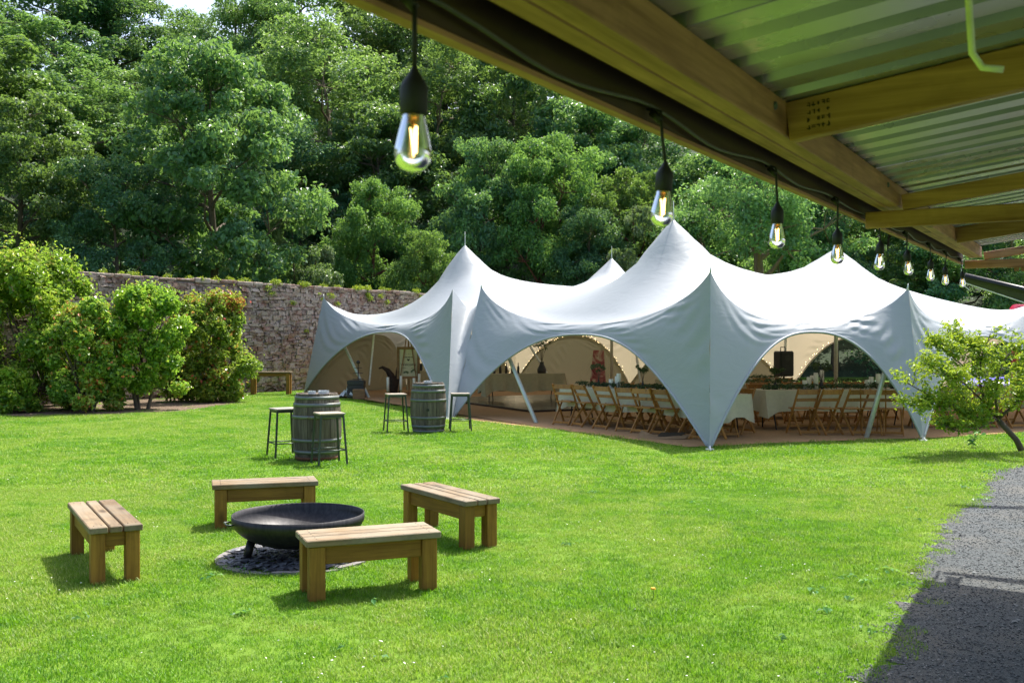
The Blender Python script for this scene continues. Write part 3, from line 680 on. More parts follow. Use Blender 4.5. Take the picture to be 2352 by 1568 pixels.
def marquee():
    r = thing('marquee_tent', 'large white stretch marquee with pointed peaks and arched openings on the lawn', 'tent')
    front = [('A', 'B1', 2.17, 1.97, .45), ('B2', 'C', 2.06, 1.84, .30), ('C', 'D', 2.02, 1.86, .22), ('D', 'E', 1.98, 1.80, .22)]
    order = []; hems = []
    def do(a, b, hm, hap, bow, closed=False, mat='fabric', wr=1.0):
        S, nv = seam(a, b, hm, bow)
        order.append(S)
        A = arch(a, b, S, hap)
        MB().grid(sheet(S, A, nv, wr=wr)).part('arch_panel', M[mat], r, True)
        MB().tube(A[1:-1], 0.022, 6).part('arch_hem', M['fabric'], r, True)
        if closed:
            g = A.copy(); g[:, 2] = 0.01; g[:, :2] += nv * .05; S2 = A.copy(); S2[:, :2] += nv * .04; S2[:, 2] += .04
            MB().grid(sheet(S2, g, nv, belly=0.0, wr=2.0)).part('side_wall', M['fabric_wall'], r, True)
        return A
    arches = {}
    for i, (a, b, hm, hap, bow) in enumerate(front):
        if i == 1:               # the narrow white panel between the two tips of the shared leg
            s = np.linspace(0, 1, 15); Ta, Tb = TIP['B1'], TIP['B2']
            S = Ta * (1 - s)[:, None] + Tb * s[:, None]; e = np.abs(2 * s - 1); S[:, 2] = S[:, 2].mean() - .5 + (S[:, 2] - S[:, 2].mean() + .5) * (e ** 2.0)
            A = GND['B1'] * (1 - s)[:, None] + GND['B2'] * s[:, None]; nv = unit(np.array((.45, .9)))
            S[:, :2] += nv * (0.25 * 4 * s * (1 - s))[:, None]
            order.append(S); MB().grid(sheet(S, A, nv, belly=.16)).part('gutter_panel', M['fabric'], r, True)
        arches[a] = do(a, b, hm, hap, bow, wr=1.0 + i)
    arches['E'] = do('E', 'E2', 2.0, 1.8, .2)
    arches['E2'] = do('E2', 'K5', 2.0, 1.8, .25, mat='fabric_backlit')
    arches['K5'] = do('K5', 'K4', 2.05, 1.85, .2, mat='fabric_backlit')
    arches['K4'] = do('K4', 'K3', 2.1, 1.9, .25, True, 'fabric_backlit')
    arches['K3'] = do('K3', 'K2', 2.1, 1.9, .2, True, 'fabric_backlit')
    arches['K2'] = do('K2', 'K1', 2.1, 1.9, .2, True, 'fabric_backlit')
    arches['K1'] = do('K1', 'A', 2.15, 1.9, .25, True)
    link('roof_canopy', roof_mesh(order), r)
    for k, p in PEAK.items():
        m = MB(); m.tube([(p[0], p[1], 0.0), (p[0], p[1], p[2] - 0.08)], 0.05, 12); m.part('king_pole', M['pole'], r, True)
        m = MB(); m.tube([(p[0], p[1], p[2] - .1), (p[0], p[1], p[2] + 0.05), (p[0], p[1], p[2] + 0.40)], [.03, .012, .005], 6); m.part('finial_spike', M['pole'], r, True)
    for k, f in (('A', gp(848, 914)), ('B2', gp(1232, 972)), ('C', np.array((3.5, 18.4, 0))), ('D', gp(1990, 1006)), ('E', np.array((10.7, 22, 0))), ('K1', np.array((-2.3, 34.8, 0))),
                 ('K2', np.array((1.6, 36.6, 0))), ('K3', np.array((4.6, 35.6, 0))), ('K4', np.array((8.4, 31.0, 0)))):
        t = TIP[k]; m = MB(); q = t + np.append(unit(TC - t[:2]) * .16, -.42); m.tube([f, f * .4 + q * .6, q], 0.045, 10); m.part('leaning_pole', M['pole'], r, True)
        m = MB(); m.tube([t - unit(t - f) * .05, t + np.array((0, 0, .07))], [.022, .006], 6); m.part('pole_tip', M['pole'], r, True)
    for k in GND:
        g = GND[k]; c = unit(np.append(g[:2] - TC, 0)); m = MB(); m.tube([g + c * .02 + np.array((0, 0, .06)), g + c * .10 + np.array((0, 0, -.02))], .012, 6)
        m.box(g + np.array((0, 0, .012)), (.12, .1, .02)); m.part('ground_anchor', M['strap'], r)
    for (x0, y0, x1, y1, Y) in ((862, 740, 848, 884, 31.2), (975, 740, 950, 860, 32.5)):
        a, b = pt(x0, y0, Y), pt(x1, y1, Y); m = MB(); m.tube([a, b], 0.028, 6); q = m.part('tension_strap', M['strap'], r)
    return arches
ARCH = marquee()

def matting():
    t = NT('coir_matting'); v = t.world(); n = t.noise(v, 40, 4, .65); b = t.noise(v, .8, 4, .6); st = t.noise(t.world((1, 9, 1)), 6, 3)
    c = t.ramp(n, [(0.3, (0.25, 0.135, 0.055)), (0.7, (0.48, 0.29, 0.135))]); c = t.mix(t.math('MULTIPLY', b, .55), c, (0.54, 0.40, 0.26)); c = t.mix(.25, c, t.ramp(st, [(.3, (.14, .07, .03)), (.7, (.4, .24, .12))]))
    m = t.done(t.bsdf(c, .95, 0, .1, t.bump(n, .5, .01)))
    P = [gp(x, y)[:2] for x, y in [(700, 896), (790, 914), (860, 924), (940, 937), (1010, 950), (1090, 966), (1180, 977), (1290, 989), (1400, 1003), (1500, 1016), (1575, 1027), (1640, 1026), (1760, 1019), (1900, 1014), (2060, 1009), (2130, 1007), (2230, 1001), (2352, 993)]]
    P += [np.array(q) for q in [(11.4, 19.4), (15.0, 22.6), (13.2, 29.0), (9.3, 33.4), (4.6, 38.5), (0.0, 39.2), (-4.2, 37.8), (-6.9, 33.2)]]
    me = bpy.data.meshes.new('matting_floor'); me.from_pydata([(x, y, .012) for x, y in P], [], [tuple(range(len(P)))]); me.materials.append(m); me.update()
    tag(link('matting_floor', me), kind='structure'); return np.array(P)
MATTING = matting()
def dance_floor():
    r = thing('dance_floor', 'dark glossy dance floor laid inside the tent', 'dance floor', (1.2, 27.6, 0.014), math.atan2(.89, -.458))
    m = plain('dance_floor_board', (0.035, 0.03, 0.028), 0.18, 0, .5, .25)
    for i in range(5):
        for j in range(4):
            MB().box((-2.4 + i * 1.2, -1.8 + j * 1.2, .025), (1.19, 1.19, .05), None, .005).part('floor_tile', m, r)
dance_floor()

# ------------------------------------------------------------------ fairy lights
def fairy():
    em = NT('fairy_glow'); e = em.n('ShaderNodeEmission'); e.inputs[0].default_value = (1, .72, .36, 1); e.inputs[1].default_value = 5; me = em.done(e.outputs[0])
    wire = plain('fairy_wire', (.05, .05, .05), .5)
    rng = np.random.default_rng(3)
    for key, lab in (('K2', 'string of warm fairy lights along the dark back arch of the tent'), ('K3', 'string of warm fairy lights along the middle back arch'),
                     ('K4', 'string of warm fairy lights on the back arch left of the speaker'), ('K5', 'string of warm fairy lights around the open arch behind the speaker')):
        A = ARCH[key].copy(); A[:, :2] += unit(TC - A[:, :2].mean(0)) * .06; A[:, 2] += .05
        r = thing('fairy_lights', lab, 'fairy lights', (0, 0, 0), 0, 'fairy light strings in the tent')
        MB().tube(A[3:-3], .004, 4).part('wire', wire, r)
        m = MB(); L = np.linspace(6, len(A) - 8, 60)
        for u in L:
            i = int(u); p = A[i] + (A[i + 1] - A[i]) * (u - i) + rng.normal(0, .03, 3); m.lathe([(0.001, -.011), (.009, 0), (.001, .011)], 5, p)
        m.part('tiny_bulbs', me, r, kind='stuff')
fairy()

# ------------------------------------------------------------------ folding chairs, tables and table dressing
M['chair_wood'] = wood('chair_wood', 'z', (0.25, 0.10, 0.022), (0.50, 0.255, 0.065), 20, .5, .1)
M['cloth'] = plain('table_cloth', (0.56, 0.53, 0.40), .85, 0, .1, .06)
M['cloth_beige'] = plain('beige_cloth', (0.45, 0.40, 0.27), .85, 0, .1, .08)
M['black'] = plain('black_metal', (0.015, 0.015, 0.016), .4, .2)
M['candle'] = plain('candle_wax', (0.78, 0.77, 0.70), .5, 0, .5, .03)
M['dark_item'] = plain('dark_decor', (0.03, 0.028, 0.03), .5)
M['timber_item'] = wood('rustic_timber', 'x', (0.16, 0.085, 0.035), (0.38, 0.22, 0.1), 18)
def chair_proto():
    r = bpy.data.objects.new('folding_chair', None); COL.objects.link(r)
    w = M['chair_wood']
    for s in (-1, 1):
        MB().bar((s * .20, .235, 0), (s * .20, -.20, .79), .022, .042, (0, 1, 0), .003).part('back_rail', w, r)
        MB().bar((s * .172, -.235, 0), (s * .172, .12, .455), .022, .04, (0, 1, 0), .003).part('leg', w, r)
    for k in range(4): MB().box((0, -.10 + k * .098, .445), (.33, .086, .018), None, .003).part('seat_slat', w, r)
    MB().bar((-.19, -.172, .735), (.19, -.172, .735), .018, .085, (0, .2, 1), .003).part('back_slat', w, r)
    MB().bar((-.19, -.112, .60), (.19, -.112, .60), .018, .055, (0, .2, 1), .003).part('back_slat', w, r)
    MB().bar((-.172, -.20, .05), (.172, -.20, .05), .02, .04, (0, 0, 1), .003).part('stretcher', w, r)
    MB().bar((-.20, .17, .13), (.20, .17, .13), .02, .035, (0, 0, 1), .003).part('stretcher', w, r)
    return r
CH = chair_proto(); CH_used = [False]; CRNG = np.random.default_rng(70)
def chair(x, y, rz, label, group):
    o = CH if not CH_used[0] else copy_tree(CH); CH_used[0] = True
    o.location = (x + CRNG.normal(0, .03), y + CRNG.normal(0, .03), .012); o.rotation_euler = (0, 0, rz + CRNG.normal(0, .10)); o.scale = (1.07, 1.07, 1.05); return tag(o, label, 'chair', group)
def table(name, label, cx, cy, rz, L, W, H, drop, mat, seed, legs=True, runner=None, beige=False):
    r = thing('trestle_table', 'trestle table under the ' + label.replace(' at the back beyond', ' beyond').replace('over ', 'of '), 'table', (cx, cy, .012), rz)
    MB().box((0, 0, H - .018), (L - .02, W - .02, .03)).part('table_top', M['timber_item'], r)
    for sx in (-1, 1):
        m = MB(); x0 = sx * (L / 2 - .25)
        for sy in (-1, 1): m.tube([(x0, sy * (W / 2 - .12), H - .03), (x0 + sx * .03, sy * (W / 2 - .14), H * .5), (x0, sy * (W / 2 - .06), 0)], .014, 6)
        m.tube([(x0 + sx * .02, -(W / 2 - .13), H * .45), (x0 + sx * .02, W / 2 - .13, H * .45)], .01, 6); m.part('leg_frame', M['black'], r)
    rng = np.random.default_rng(seed); n = 90; V = []; per = 2 * (L + W); mb = MB(); rows = 7; pts = []
    for i in range(n):
        u = i / n * per
        if u < L: p, nx, ny, e = (u - L / 2, -W / 2), 0, -1, min(u, L - u)
        elif u < L + W: p, nx, ny, e = (L / 2, u - L - W / 2), 1, 0, min(u - L, L + W - u)
        elif u < 2 * L + W: p, nx, ny, e = (L / 2 - (u - L - W), W / 2), 0, 1, min(u - L - W, 2 * L + W - u)
        else: p, nx, ny, e = (-L / 2, W / 2 - (u - 2 * L - W)), -1, 0, min(u - 2 * L - W, per - u)
        pts.append((p, nx, ny, e))
    P = np.zeros((n + 1, rows, 3))
    for i in range(n + 1):
        (p, nx, ny, e) = pts[i % n]
        for j in range(rows):
            f = j / (rows - 1); wv = .030 * f * math.sin(i * .9 + seed) + .02 * f * math.sin(i * 2.1 + seed * 2); cor = .07 * f * max(0, 1 - e / .2)
            dd = drop * (1 + .06 * math.sin(i * .35 + seed) + .5 * max(0, 1 - e / .22) * .5)
            P[i, j] = (p[0] + nx * (.006 + .03 * f + wv + cor), p[1] + ny * (.006 + .03 * f + wv + cor), H + .004 - dd * f)
    mb.grid(P); b = len(mb.v)
    mb.add([(x, y, H + .004) for x, y in [(-L / 2 - .006, -W / 2 - .006), (L / 2 + .006, -W / 2 - .006), (L / 2 + .006, W / 2 + .006), (-L / 2 - .006, W / 2 + .006)]], [(0, 1, 2, 3)])
    c = mb.part('tablecloth', mat, None, True); c.location = (cx, cy, .012); c.rotation_euler = (0, 0, rz); tag(c, label, 'tablecloth')
    return r
DRES = np.random.default_rng(41)
def loc(cx, cy, rz, u, v): return (cx + u * math.cos(rz) - v * math.sin(rz), cy + u * math.sin(rz) + v * math.cos(rz))
def runner(label, cx, cy, rz, L, H, n=70):
    C = []; Rr = []
    for i in range(n):
        u = -L / 2 + L * (i + .5) / n; C.append(np.array((u, DRES.normal(0, .05), H + .03 + DRES.uniform(0, .05)))); Rr.append(DRES.uniform(.05, .11))
    P, N, S, T = clump_leaves(C, Rr, 26, DRES, .55, .6, .045)
    P[:, 2] = np.maximum(P[:, 2], H + .008)
    o = link('greenery_runner', leaf_mesh('greenery_runner', P, N, S, DRES, M['leaf_runner'], T)); o.location = (cx, cy, .012); o.rotation_euler = (0, 0, rz)
    tag(o, label, 'garland')
def candles(where, cx, cy, rz, u, H, hs=(.17, .23, .29)):
    for k, h in enumerate(hs):
        x, y = loc(cx, cy, rz, u + (k - 1) * .115, .06 * (k % 2))
        m = MB(); m.lathe([(.001, 0), (.046, 0), (.046, h - .004), (.042, h), (.012, h - .012), (.001, h - .012)], 16)
        o = m.part('pillar_candle', M['candle'], None, True); o.location = (x, y, H + .016)
        q = MB(); q.tube([(0, 0, h - .014), (.002, 0, h + .012)], .0025, 5); q.part('wick', M['black'], o)
        tag(o, ('shortest', 'middle', 'tallest')[k] + ' white pillar candle of the three ' + where, 'candle', 'pillar candles on the tables')
def flowers(label, x, y, z, h, rng, vr=.035, spread=.16, col='leaf_runner', nfl=7):
    r = thing('flower_vase', label, 'vase', (x, y, z))
    MB().lathe([(.001, 0), (vr, 0), (vr * 1.1, h * .12), (vr * .45, h * .3), (vr * .5, h * .36)], 12).part('vase', M['dark_item'], r, True)
    m = MB(); C = []
    for k in range(nfl):
        a = 6.28 * k / nfl + rng.normal(0, .4); e = np.array((spread * math.cos(a) * rng.uniform(.3, 1), spread * math.sin(a) * rng.uniform(.3, 1), h * rng.uniform(.75, 1.05)))
        m.tube([(0, 0, h * .33), e * np.array((.4, .4, .75)), e], .003, 4); C.append(e)
    m.part('stems', M['bark'], r)
    P, N, S, T = clump_leaves(C, [.05] * nfl, 30, rng, .9, .4, .04); link('blooms', leaf_mesh('blooms', P, N, S, rng, M[col], T), r)
    return r
def dining():
    g = 'folding chairs along the long front table'
    a = gp(1268, 975); b = gp(1596, 1010); d = unit((b - a)[:2]); rz = math.atan2(d[1], d[0]); nrm = np.array((-d[1], d[0]))
    if nrm[0] < 0: nrm = -nrm
    c0 = (a + b)[:2] / 2 + nrm * .80; L = np.linalg.norm((b - a)[:2]) + .5
    table('t', 'white cloth over the long front table lined with folding chairs', c0[0], c0[1], rz, L, .76, .75, .42, M['cloth'], 3)
    runner('dark green leaf garland along the long front table', c0[0], c0[1], rz, L * .92, .755, 90)
    ords = ['first', 'second', 'third', 'fourth', 'fifth', 'sixth', 'seventh', 'eighth']
    # facing: chair's front (+y) looks along nrm
    face = math.atan2(nrm[1], nrm[0]) - math.pi / 2
    px = [(1283, 976), (1330, 981), (1376, 986), (1430, 991.5), (1470, 996), (1515, 1000.5), (1576, 1007)]
    turn = [0.5, .05, -.05, .55, .1, -.05, -.12]
    for i, (x, y) in enumerate(px):
        q = gp(x, y); q = q[:2] + nrm * .22
        chair(q[0], q[1], face + turn[i] * .5, ords[i] + ' wooden folding chair from the slanted pole in the front row', g)
    q = gp(1618, 1013); chair(q[0] + .05, q[1] + .2, face, 'wooden folding chair half hidden behind the front tent leg', g)
    for i in range(6):
        f = (i + .5) / 6; q = (a[:2] * (1 - f) + b[:2] * f) + nrm * 1.5
        chair(q[0], q[1], face + math.pi, ords[i] + ' folding chair from the dance floor on the far side of the front table', 'folding chairs behind the long front table')
    rz2 = rz
    candles('at the far end of the long front table', c0[0], c0[1], rz, -.95, .755)
    candles('at the near end of the long front table', c0[0], c0[1], rz, 1.0, .755, (.18, .24, .29))
    rng = np.random.default_rng(9)
    for u, h, lab in ((-1.5, .42, 'tall dried flowers in a dark vase at the far end of the front table'), (-.2, .45, 'thin dark vase of flowers near the middle of the front table'), (.55, .5, 'feathery stems in a dark vase on the front table'), (1.35, .5, 'dark vase of tall flowers at the near end of the front table')):
        x, y = loc(c0[0], c0[1], rz, u, .05); flowers(lab, x, y, .767, h, rng)
    # second table in the right-hand opening
    p0 = gp(1760, 990); p1 = gp(2130, 985); d = unit((p1 - p0)[:2]); rz = math.atan2(d[1], d[0]); nrm = np.array((-d[1], d[0]))
    c1 = (p0 + p1)[:2] / 2 + nrm * .45; L = np.linalg.norm((p1 - p0)[:2])
    table('t', 'white cloth with corner hanging over the table below the speaker', c1[0], c1[1], rz, L, .8, .75, .40, M['cloth'], 8)
    runner('dark green leaf garland on the table below the speaker', c1[0], c1[1], rz, L * .9, .755, 70)
    candles('on the table right below the speaker', c1[0], c1[1], rz, -.55, .755)
    candles('on the right part of the speaker table', c1[0], c1[1], rz, .75, .755)
    for i, (x, y, tn) in enumerate([(1851, 999, .35), (1903, 999, .3), (1962, 999, .3), (2016, 1000, -.25), (2052, 1001, -.1)]):
        q = gp(x, y); chair(q[0], q[1] + .1, tn, ords[i] + ' wooden folding chair from the left in front of the speaker table', 'folding chairs in front of the speaker table')
    for i in range(4):
        f = (i + .6) / 4.3; q = p0[:2] * (1 - f) + p1[:2] * f + nrm * 1.3; chair(q[0], q[1], math.pi + .1, ords[i] + ' folding chair on the far side of the speaker table', 'folding chairs behind the speaker table')
    for u, h, lab in ((-1.25, .4, 'black cube vase of greenery at the left end of the speaker table'), (-.3, .5, 'tall dark flowers on the speaker table'), (1.2, .55, 'tall dried flower by the right pole on the speaker table')):
        x, y = loc(c1[0], c1[1], rz, u, .05); flowers(lab, x, y, .767, h, rng, .05, .2)
    # short table just right of the front leg
    q = gp(1668, 985); table('t', 'white cloth with pointed corner just right of the front tent leg', q[0] - .1, q[1] + .45, .1, 1.0, .75, .75, .4, M['cloth'], 12)
    q2 = gp(1690, 1004); chair(q2[0] - .15, q2[1] + .1, .15, 'folding chair tucked behind the front tent leg by the short table', 'folding chairs in front of the speaker table')
    # rows deeper in the tent
    for k, (cx, cy, L, lab) in enumerate([(6.6, 22.3, 3.6, 'beige cloth over the second row table behind the speaker table'), (5.2, 24.6, 3.2, 'beige cloth over the third row table deep in the tent')]):
        table('t', lab, cx, cy, .12, L, .8, .75, .45, M['cloth_beige'], 20 + k); runner('leaf garland on the ' + ('second' if k == 0 else 'third') + ' row table', cx, cy, .12, L * .9, .755, 50)
        candles('on the ' + ('second' if k == 0 else 'third') + ' row table', cx, cy, .12, .2, .755)
        for i in range(5):
            x, y = loc(cx, cy, .12, -L / 2 + .4 + i * (L - .8) / 4, -.62); chair(x, y, .12, ords[i] + ' folding chair from the left at the ' + ('second' if k == 0 else 'third') + ' row table', 'folding chairs at the inner tables')
    # table seen in the arch right of leg D, and chairs by it
    table('t', 'beige cloth over the table behind the small leafy tree', 9.6, 20.6, .15, 2.2, .8, .75, .4, M['cloth_beige'], 31)
    for i, x in enumerate((8.2, 8.75, 9.3, 9.9)): chair(x, 19.8, .1, ords[i] + ' folding chair from the left behind the small leafy tree', 'folding chairs behind the small tree')
    # back tables
    t1 = pt(1200, 874, 28.5); table('t', 'pale cloth over the drinks table at the back beyond the dance floor', t1[0], 28.5, .2, 2.3, .75, .78, .5, M['cloth_beige'], 40)
    x, y = t1[0] + .55, 28.5; flowers('big dark bouquet in an urn on the drinks table', x, y, .796, .9, rng, .12, .3, nfl=14)
    for i in range(5):
        m = MB(); m.lathe([(.001, 0), (.035, 0), (.035, .17), (.012, .22), (.012, .3)], 10); o = m.part('bottle', M['dark_item'], None, True); o.location = (t1[0] - .8 + i * .17, 28.4 + .06 * (i % 2), .796)
        tag(o, ('leftmost', 'second', 'middle', 'fourth', 'rightmost')[i] + ' dark bottle in the row on the drinks table', 'bottle', 'bottles on the drinks table')
    t2 = pt(1005, 880, 33.0); table('t', 'tan cloth over the gift table right of the welcome sign', t2[0], 33.0, 0, 1.9, .7, .72, .5, M['cloth_beige'], 44)
    for i in range(4):
        m = MB(); m.box((0, 0, .12 + .04 * i), (.2, .14, .24 + .08 * i), None, .01); o = m.part('keepsake_box', M['dark_item'], None); o.location = (t2[0] - .6 + i * .36, 33.0, .736); o.rotation_euler[2] = .3 * i
        tag(o, ('lowest', 'second lowest', 'third', 'tallest')[i] + ' dark box on the gift table', 'box', 'boxes on the gift table')
dining()

# ------------------------------------------------------------------ decor in the left bay and other tent items
def left_bay():
    paper = plain('sign_paper', (0.62, 0.60, 0.42), .8, 0, .1, .04); ink = plain('ink', (0.02, 0.02, 0.02), .8)
    p = pt(938, 832, 30.6); Y = 30.6
    r = thing('welcome_sign', 'framed welcome sign on a wooden easel in the left bay of the tent', 'sign', (p[0], Y, .012), .05)
    z0 = pt(0, 866, Y)[2] - .06; z1 = pt(0, 797, Y)[2]; w = .70; zc = (z0 + z1) / 2; h = z1 - z0 - .0
    MB().box((0, 0, zc), (w - .12, .015, h - .1)).part('paper', paper, r)
    for s in (-1, 1):
        MB().box((s * (w / 2 - .04), -.01, zc), (.08, .04, h), None, .005).part('frame_side', M['timber_item'], r)
        MB().box((0, -.01, zc + s * (h / 2 - .04)), (w - .162, .038, .08), None, .005).part('frame_rail', M['timber_item'], r)
    def text(body, x, z, size, nm='lettering'):
        c = bpy.data.curves.new(nm, 'FONT'); c.body = body; c.size = size; c.align_x = 'CENTER'; c.extrude = .001; c.materials.append(ink)
        tmp = bpy.data.objects.new('lettering_curve', c); me = bpy.data.meshes.new_from_object(tmp); bpy.data.objects.remove(tmp)
        o = link(nm, me, r); o.location = (x, -.011, z); o.rotation_euler = (R(90), 0, 0)
    text('Welcome', 0, zc - .09, .12); text('~ * ~', 0, zc + .24, .07)
    m = MB()
    for k in range(9): m.box((-.13 + .032 * k, -.01, zc + .17), (.022, .003, .018 + .008 * (k % 3)))
    for k in range(5): m.box((-.2 + .03 * k, -.01, zc - .16), (.02, .003, .012)); m.box((.09 + .03 * k, -.01, zc - .165), (.02, .003, .012))
    m.part('small_print', ink, r)
    m = MB(); m.prism([(0, 0), (.045, .045), (.03, .075), (0, .055), (-.03, .075), (-.045, .045)], 0, .003)
    o = m.part('heart', ink, r); o.rotation_euler = (R(90), 0, 0); o.location = (0, -.010, zc + .05)
    C = [np.array((-.12 + .05 * k, -.012, zc - .30 + .03 * (k % 2))) for k in range(3)] + [np.array((.10 + .04 * k, -.012, zc - .27 + .03 * (k % 3))) for k in range(4)]
    rng = np.random.default_rng(6); P, N, S, T = clump_leaves(C, [.03] * 7, 20, rng, 1, .1, .03); P[:, 1] = -.012 - .002 * rng.uniform(0, 1, len(P)); N = np.tile(np.array((0, -1., 0)), (len(P), 1))
    link('printed_flowers', leaf_mesh('printed_flowers', P, N, S, rng, M['leaf_runner'], T, fold=.02, droop=0), r)
    for s in (-1, 1): MB().bar((s * .33, -.12, 0), (s * .06, .0, z1 + .28), .03, .045, (0, 1, 0)).part('leg', M['timber_item'], r)
    MB().bar((0, .45, 0), (0, .03, z1 + .2), .03, .04, (1, 0, 0)).part('leg', M['timber_item'], r)
    # pillar candles on sticks in front of the sign
    brass = plain('pale_brass', (0.45, 0.42, 0.22), .4, .3)
    for i, (x, y0, y1, Y) in enumerate([(891, 898, 866, 29.8), (921, 895, 863, 30.0), (951, 900, 868, 29.6), (963, 886, 858, 30.2)]):
        a = pt(x, y0, Y); b = pt(x, y1, Y); hh = b[2] - a[2] + .1
        rr = thing('candlestick', ('leftmost', 'second', 'third', 'rightmost')[i] + ' pale candlestick standing before the welcome sign', 'candlestick', (a[0], Y, .012), 0, 'candlesticks by the welcome sign')
        q = max(a[2] - .012, .1)
        MB().lathe([(.001, 0), (.11, 0), (.11, .02), (.03, .05), (.025, q * .5), (.045, q * .55), (.025, q * .6), (.03, q - .02), (.07, q), (.001, q)], 14).part('stick', brass, rr, True)
        MB().lathe([(.001, q), (.04, q), (.04, q + hh - .1), (.001, q + hh - .1)], 12).part('candle', M['candle'], rr, True)
    # driftwood pieces
    dw = plain('driftwood', (0.045, 0.03, 0.024), .85, 0, .2, .3)
    for pts_, lab in (([(905, 905), (903, 880), (898, 862), (890, 850), (878, 843), (870, 846)], 'curved dark driftwood piece left of the welcome sign'), ([(915, 900), (912, 870), (913, 850), (915, 832)], 'slim upright dark driftwood just left of the welcome sign')):
        Y = 31.2; P = [pt(x, y, Y) for x, y in pts_]; P[0][2] = .012
        o = MB().tube(P, [.17, .15, .11, .075, .045, .02][:len(P)] if len(P) > 4 else [.07, .07, .05, .015], 8); q = o.part('driftwood', dw, None, True); tag(q, lab, 'driftwood', 'driftwood decor')
    # dark crate, cake stand, wooden box
    Y = 30.2; c = pt(815, 890, Y); r = thing('dark_crate', 'dark wooden crate at the left foot of the tent wall', 'crate', (c[0] + .05, Y, .012))
    for k in range(4): MB().box((0, -.22, .06 + k * .13), (.5, .02, .115), None, .004).part('slat', M['dark_item'], r); MB().box((0, .22, .06 + k * .13), (.5, .02, .115), None, .004).part('slat', M['dark_item'], r)
    for s in (-1, 1):
        for k in range(4): MB().box((s * .24, 0, .06 + k * .13), (.02, .415, .115), None, .004).part('slat', M['dark_item'], r)
    MB().box((0, 0, .27), (.44, .40, .5)).part('lid', M['dark_item'], r)
    q = thing('tiered_stand', 'small dark tiered stand on top of the crate', 'stand', (c[0] + .1, Y, .54))
    MB().tube([(0, 0, 0), (0, 0, .52)], .015, 8).part('stem', M['dark_item'], q)
    for z, rr_ in ((.02, .17), (.2, .15), (.36, .12)): MB().lathe([(.001, z), (rr_, z), (rr_, z + .015), (.001, z + .015)], 16).part('tier', M['dark_item'], q)
    MB().lathe([(.001, .48), (.06, .5), (.06, .56), (.001, .6)], 12).part('topper', M['dark_item'], q, True)
    c = pt(848, 905, 29.6); r = thing('wooden_box', 'small pale wooden box on the matting beside the dark crate', 'box', (c[0] - .28, 29.4, .012), .2)
    for s in (-1, 1): MB().box((0, s * .13, .14), (.34, .02, .28), None, .004).part('side_board', M['timber_item'], r); MB().box((s * .16, 0, .14), (.018, .236, .276), None, .004).part('side_board', M['timber_item'], r)
    MB().box((0, 0, .275), (.30, .235, .02), None, .004).part('lid', M['timber_item'], r)
    pl = plain('clear_wrap', (.55, .58, .6), .25, 0, .6)
    rng = np.random.default_rng(2)
    for x, y, lab in ((795, 908, 'crumpled clear wrap near the left tent foot'),):
        g = gp(x + 8, y + 6); n = 12; P = np.zeros((n, n, 3)); u = np.linspace(-.35, .35, n); P[..., 0], P[..., 1] = np.meshgrid(u, u * .6, indexing='ij'); P[..., 2] = .05 + .16 * np.abs(rng.normal(0, 1, (n, n))) * np.exp(-(P[..., 0] ** 2 + P[..., 1] ** 2) * 14)
        P[..., :2] += g[:2]; tag(MB().grid(P).part('plastic_wrap', pl), lab, 'wrap')
left_bay()

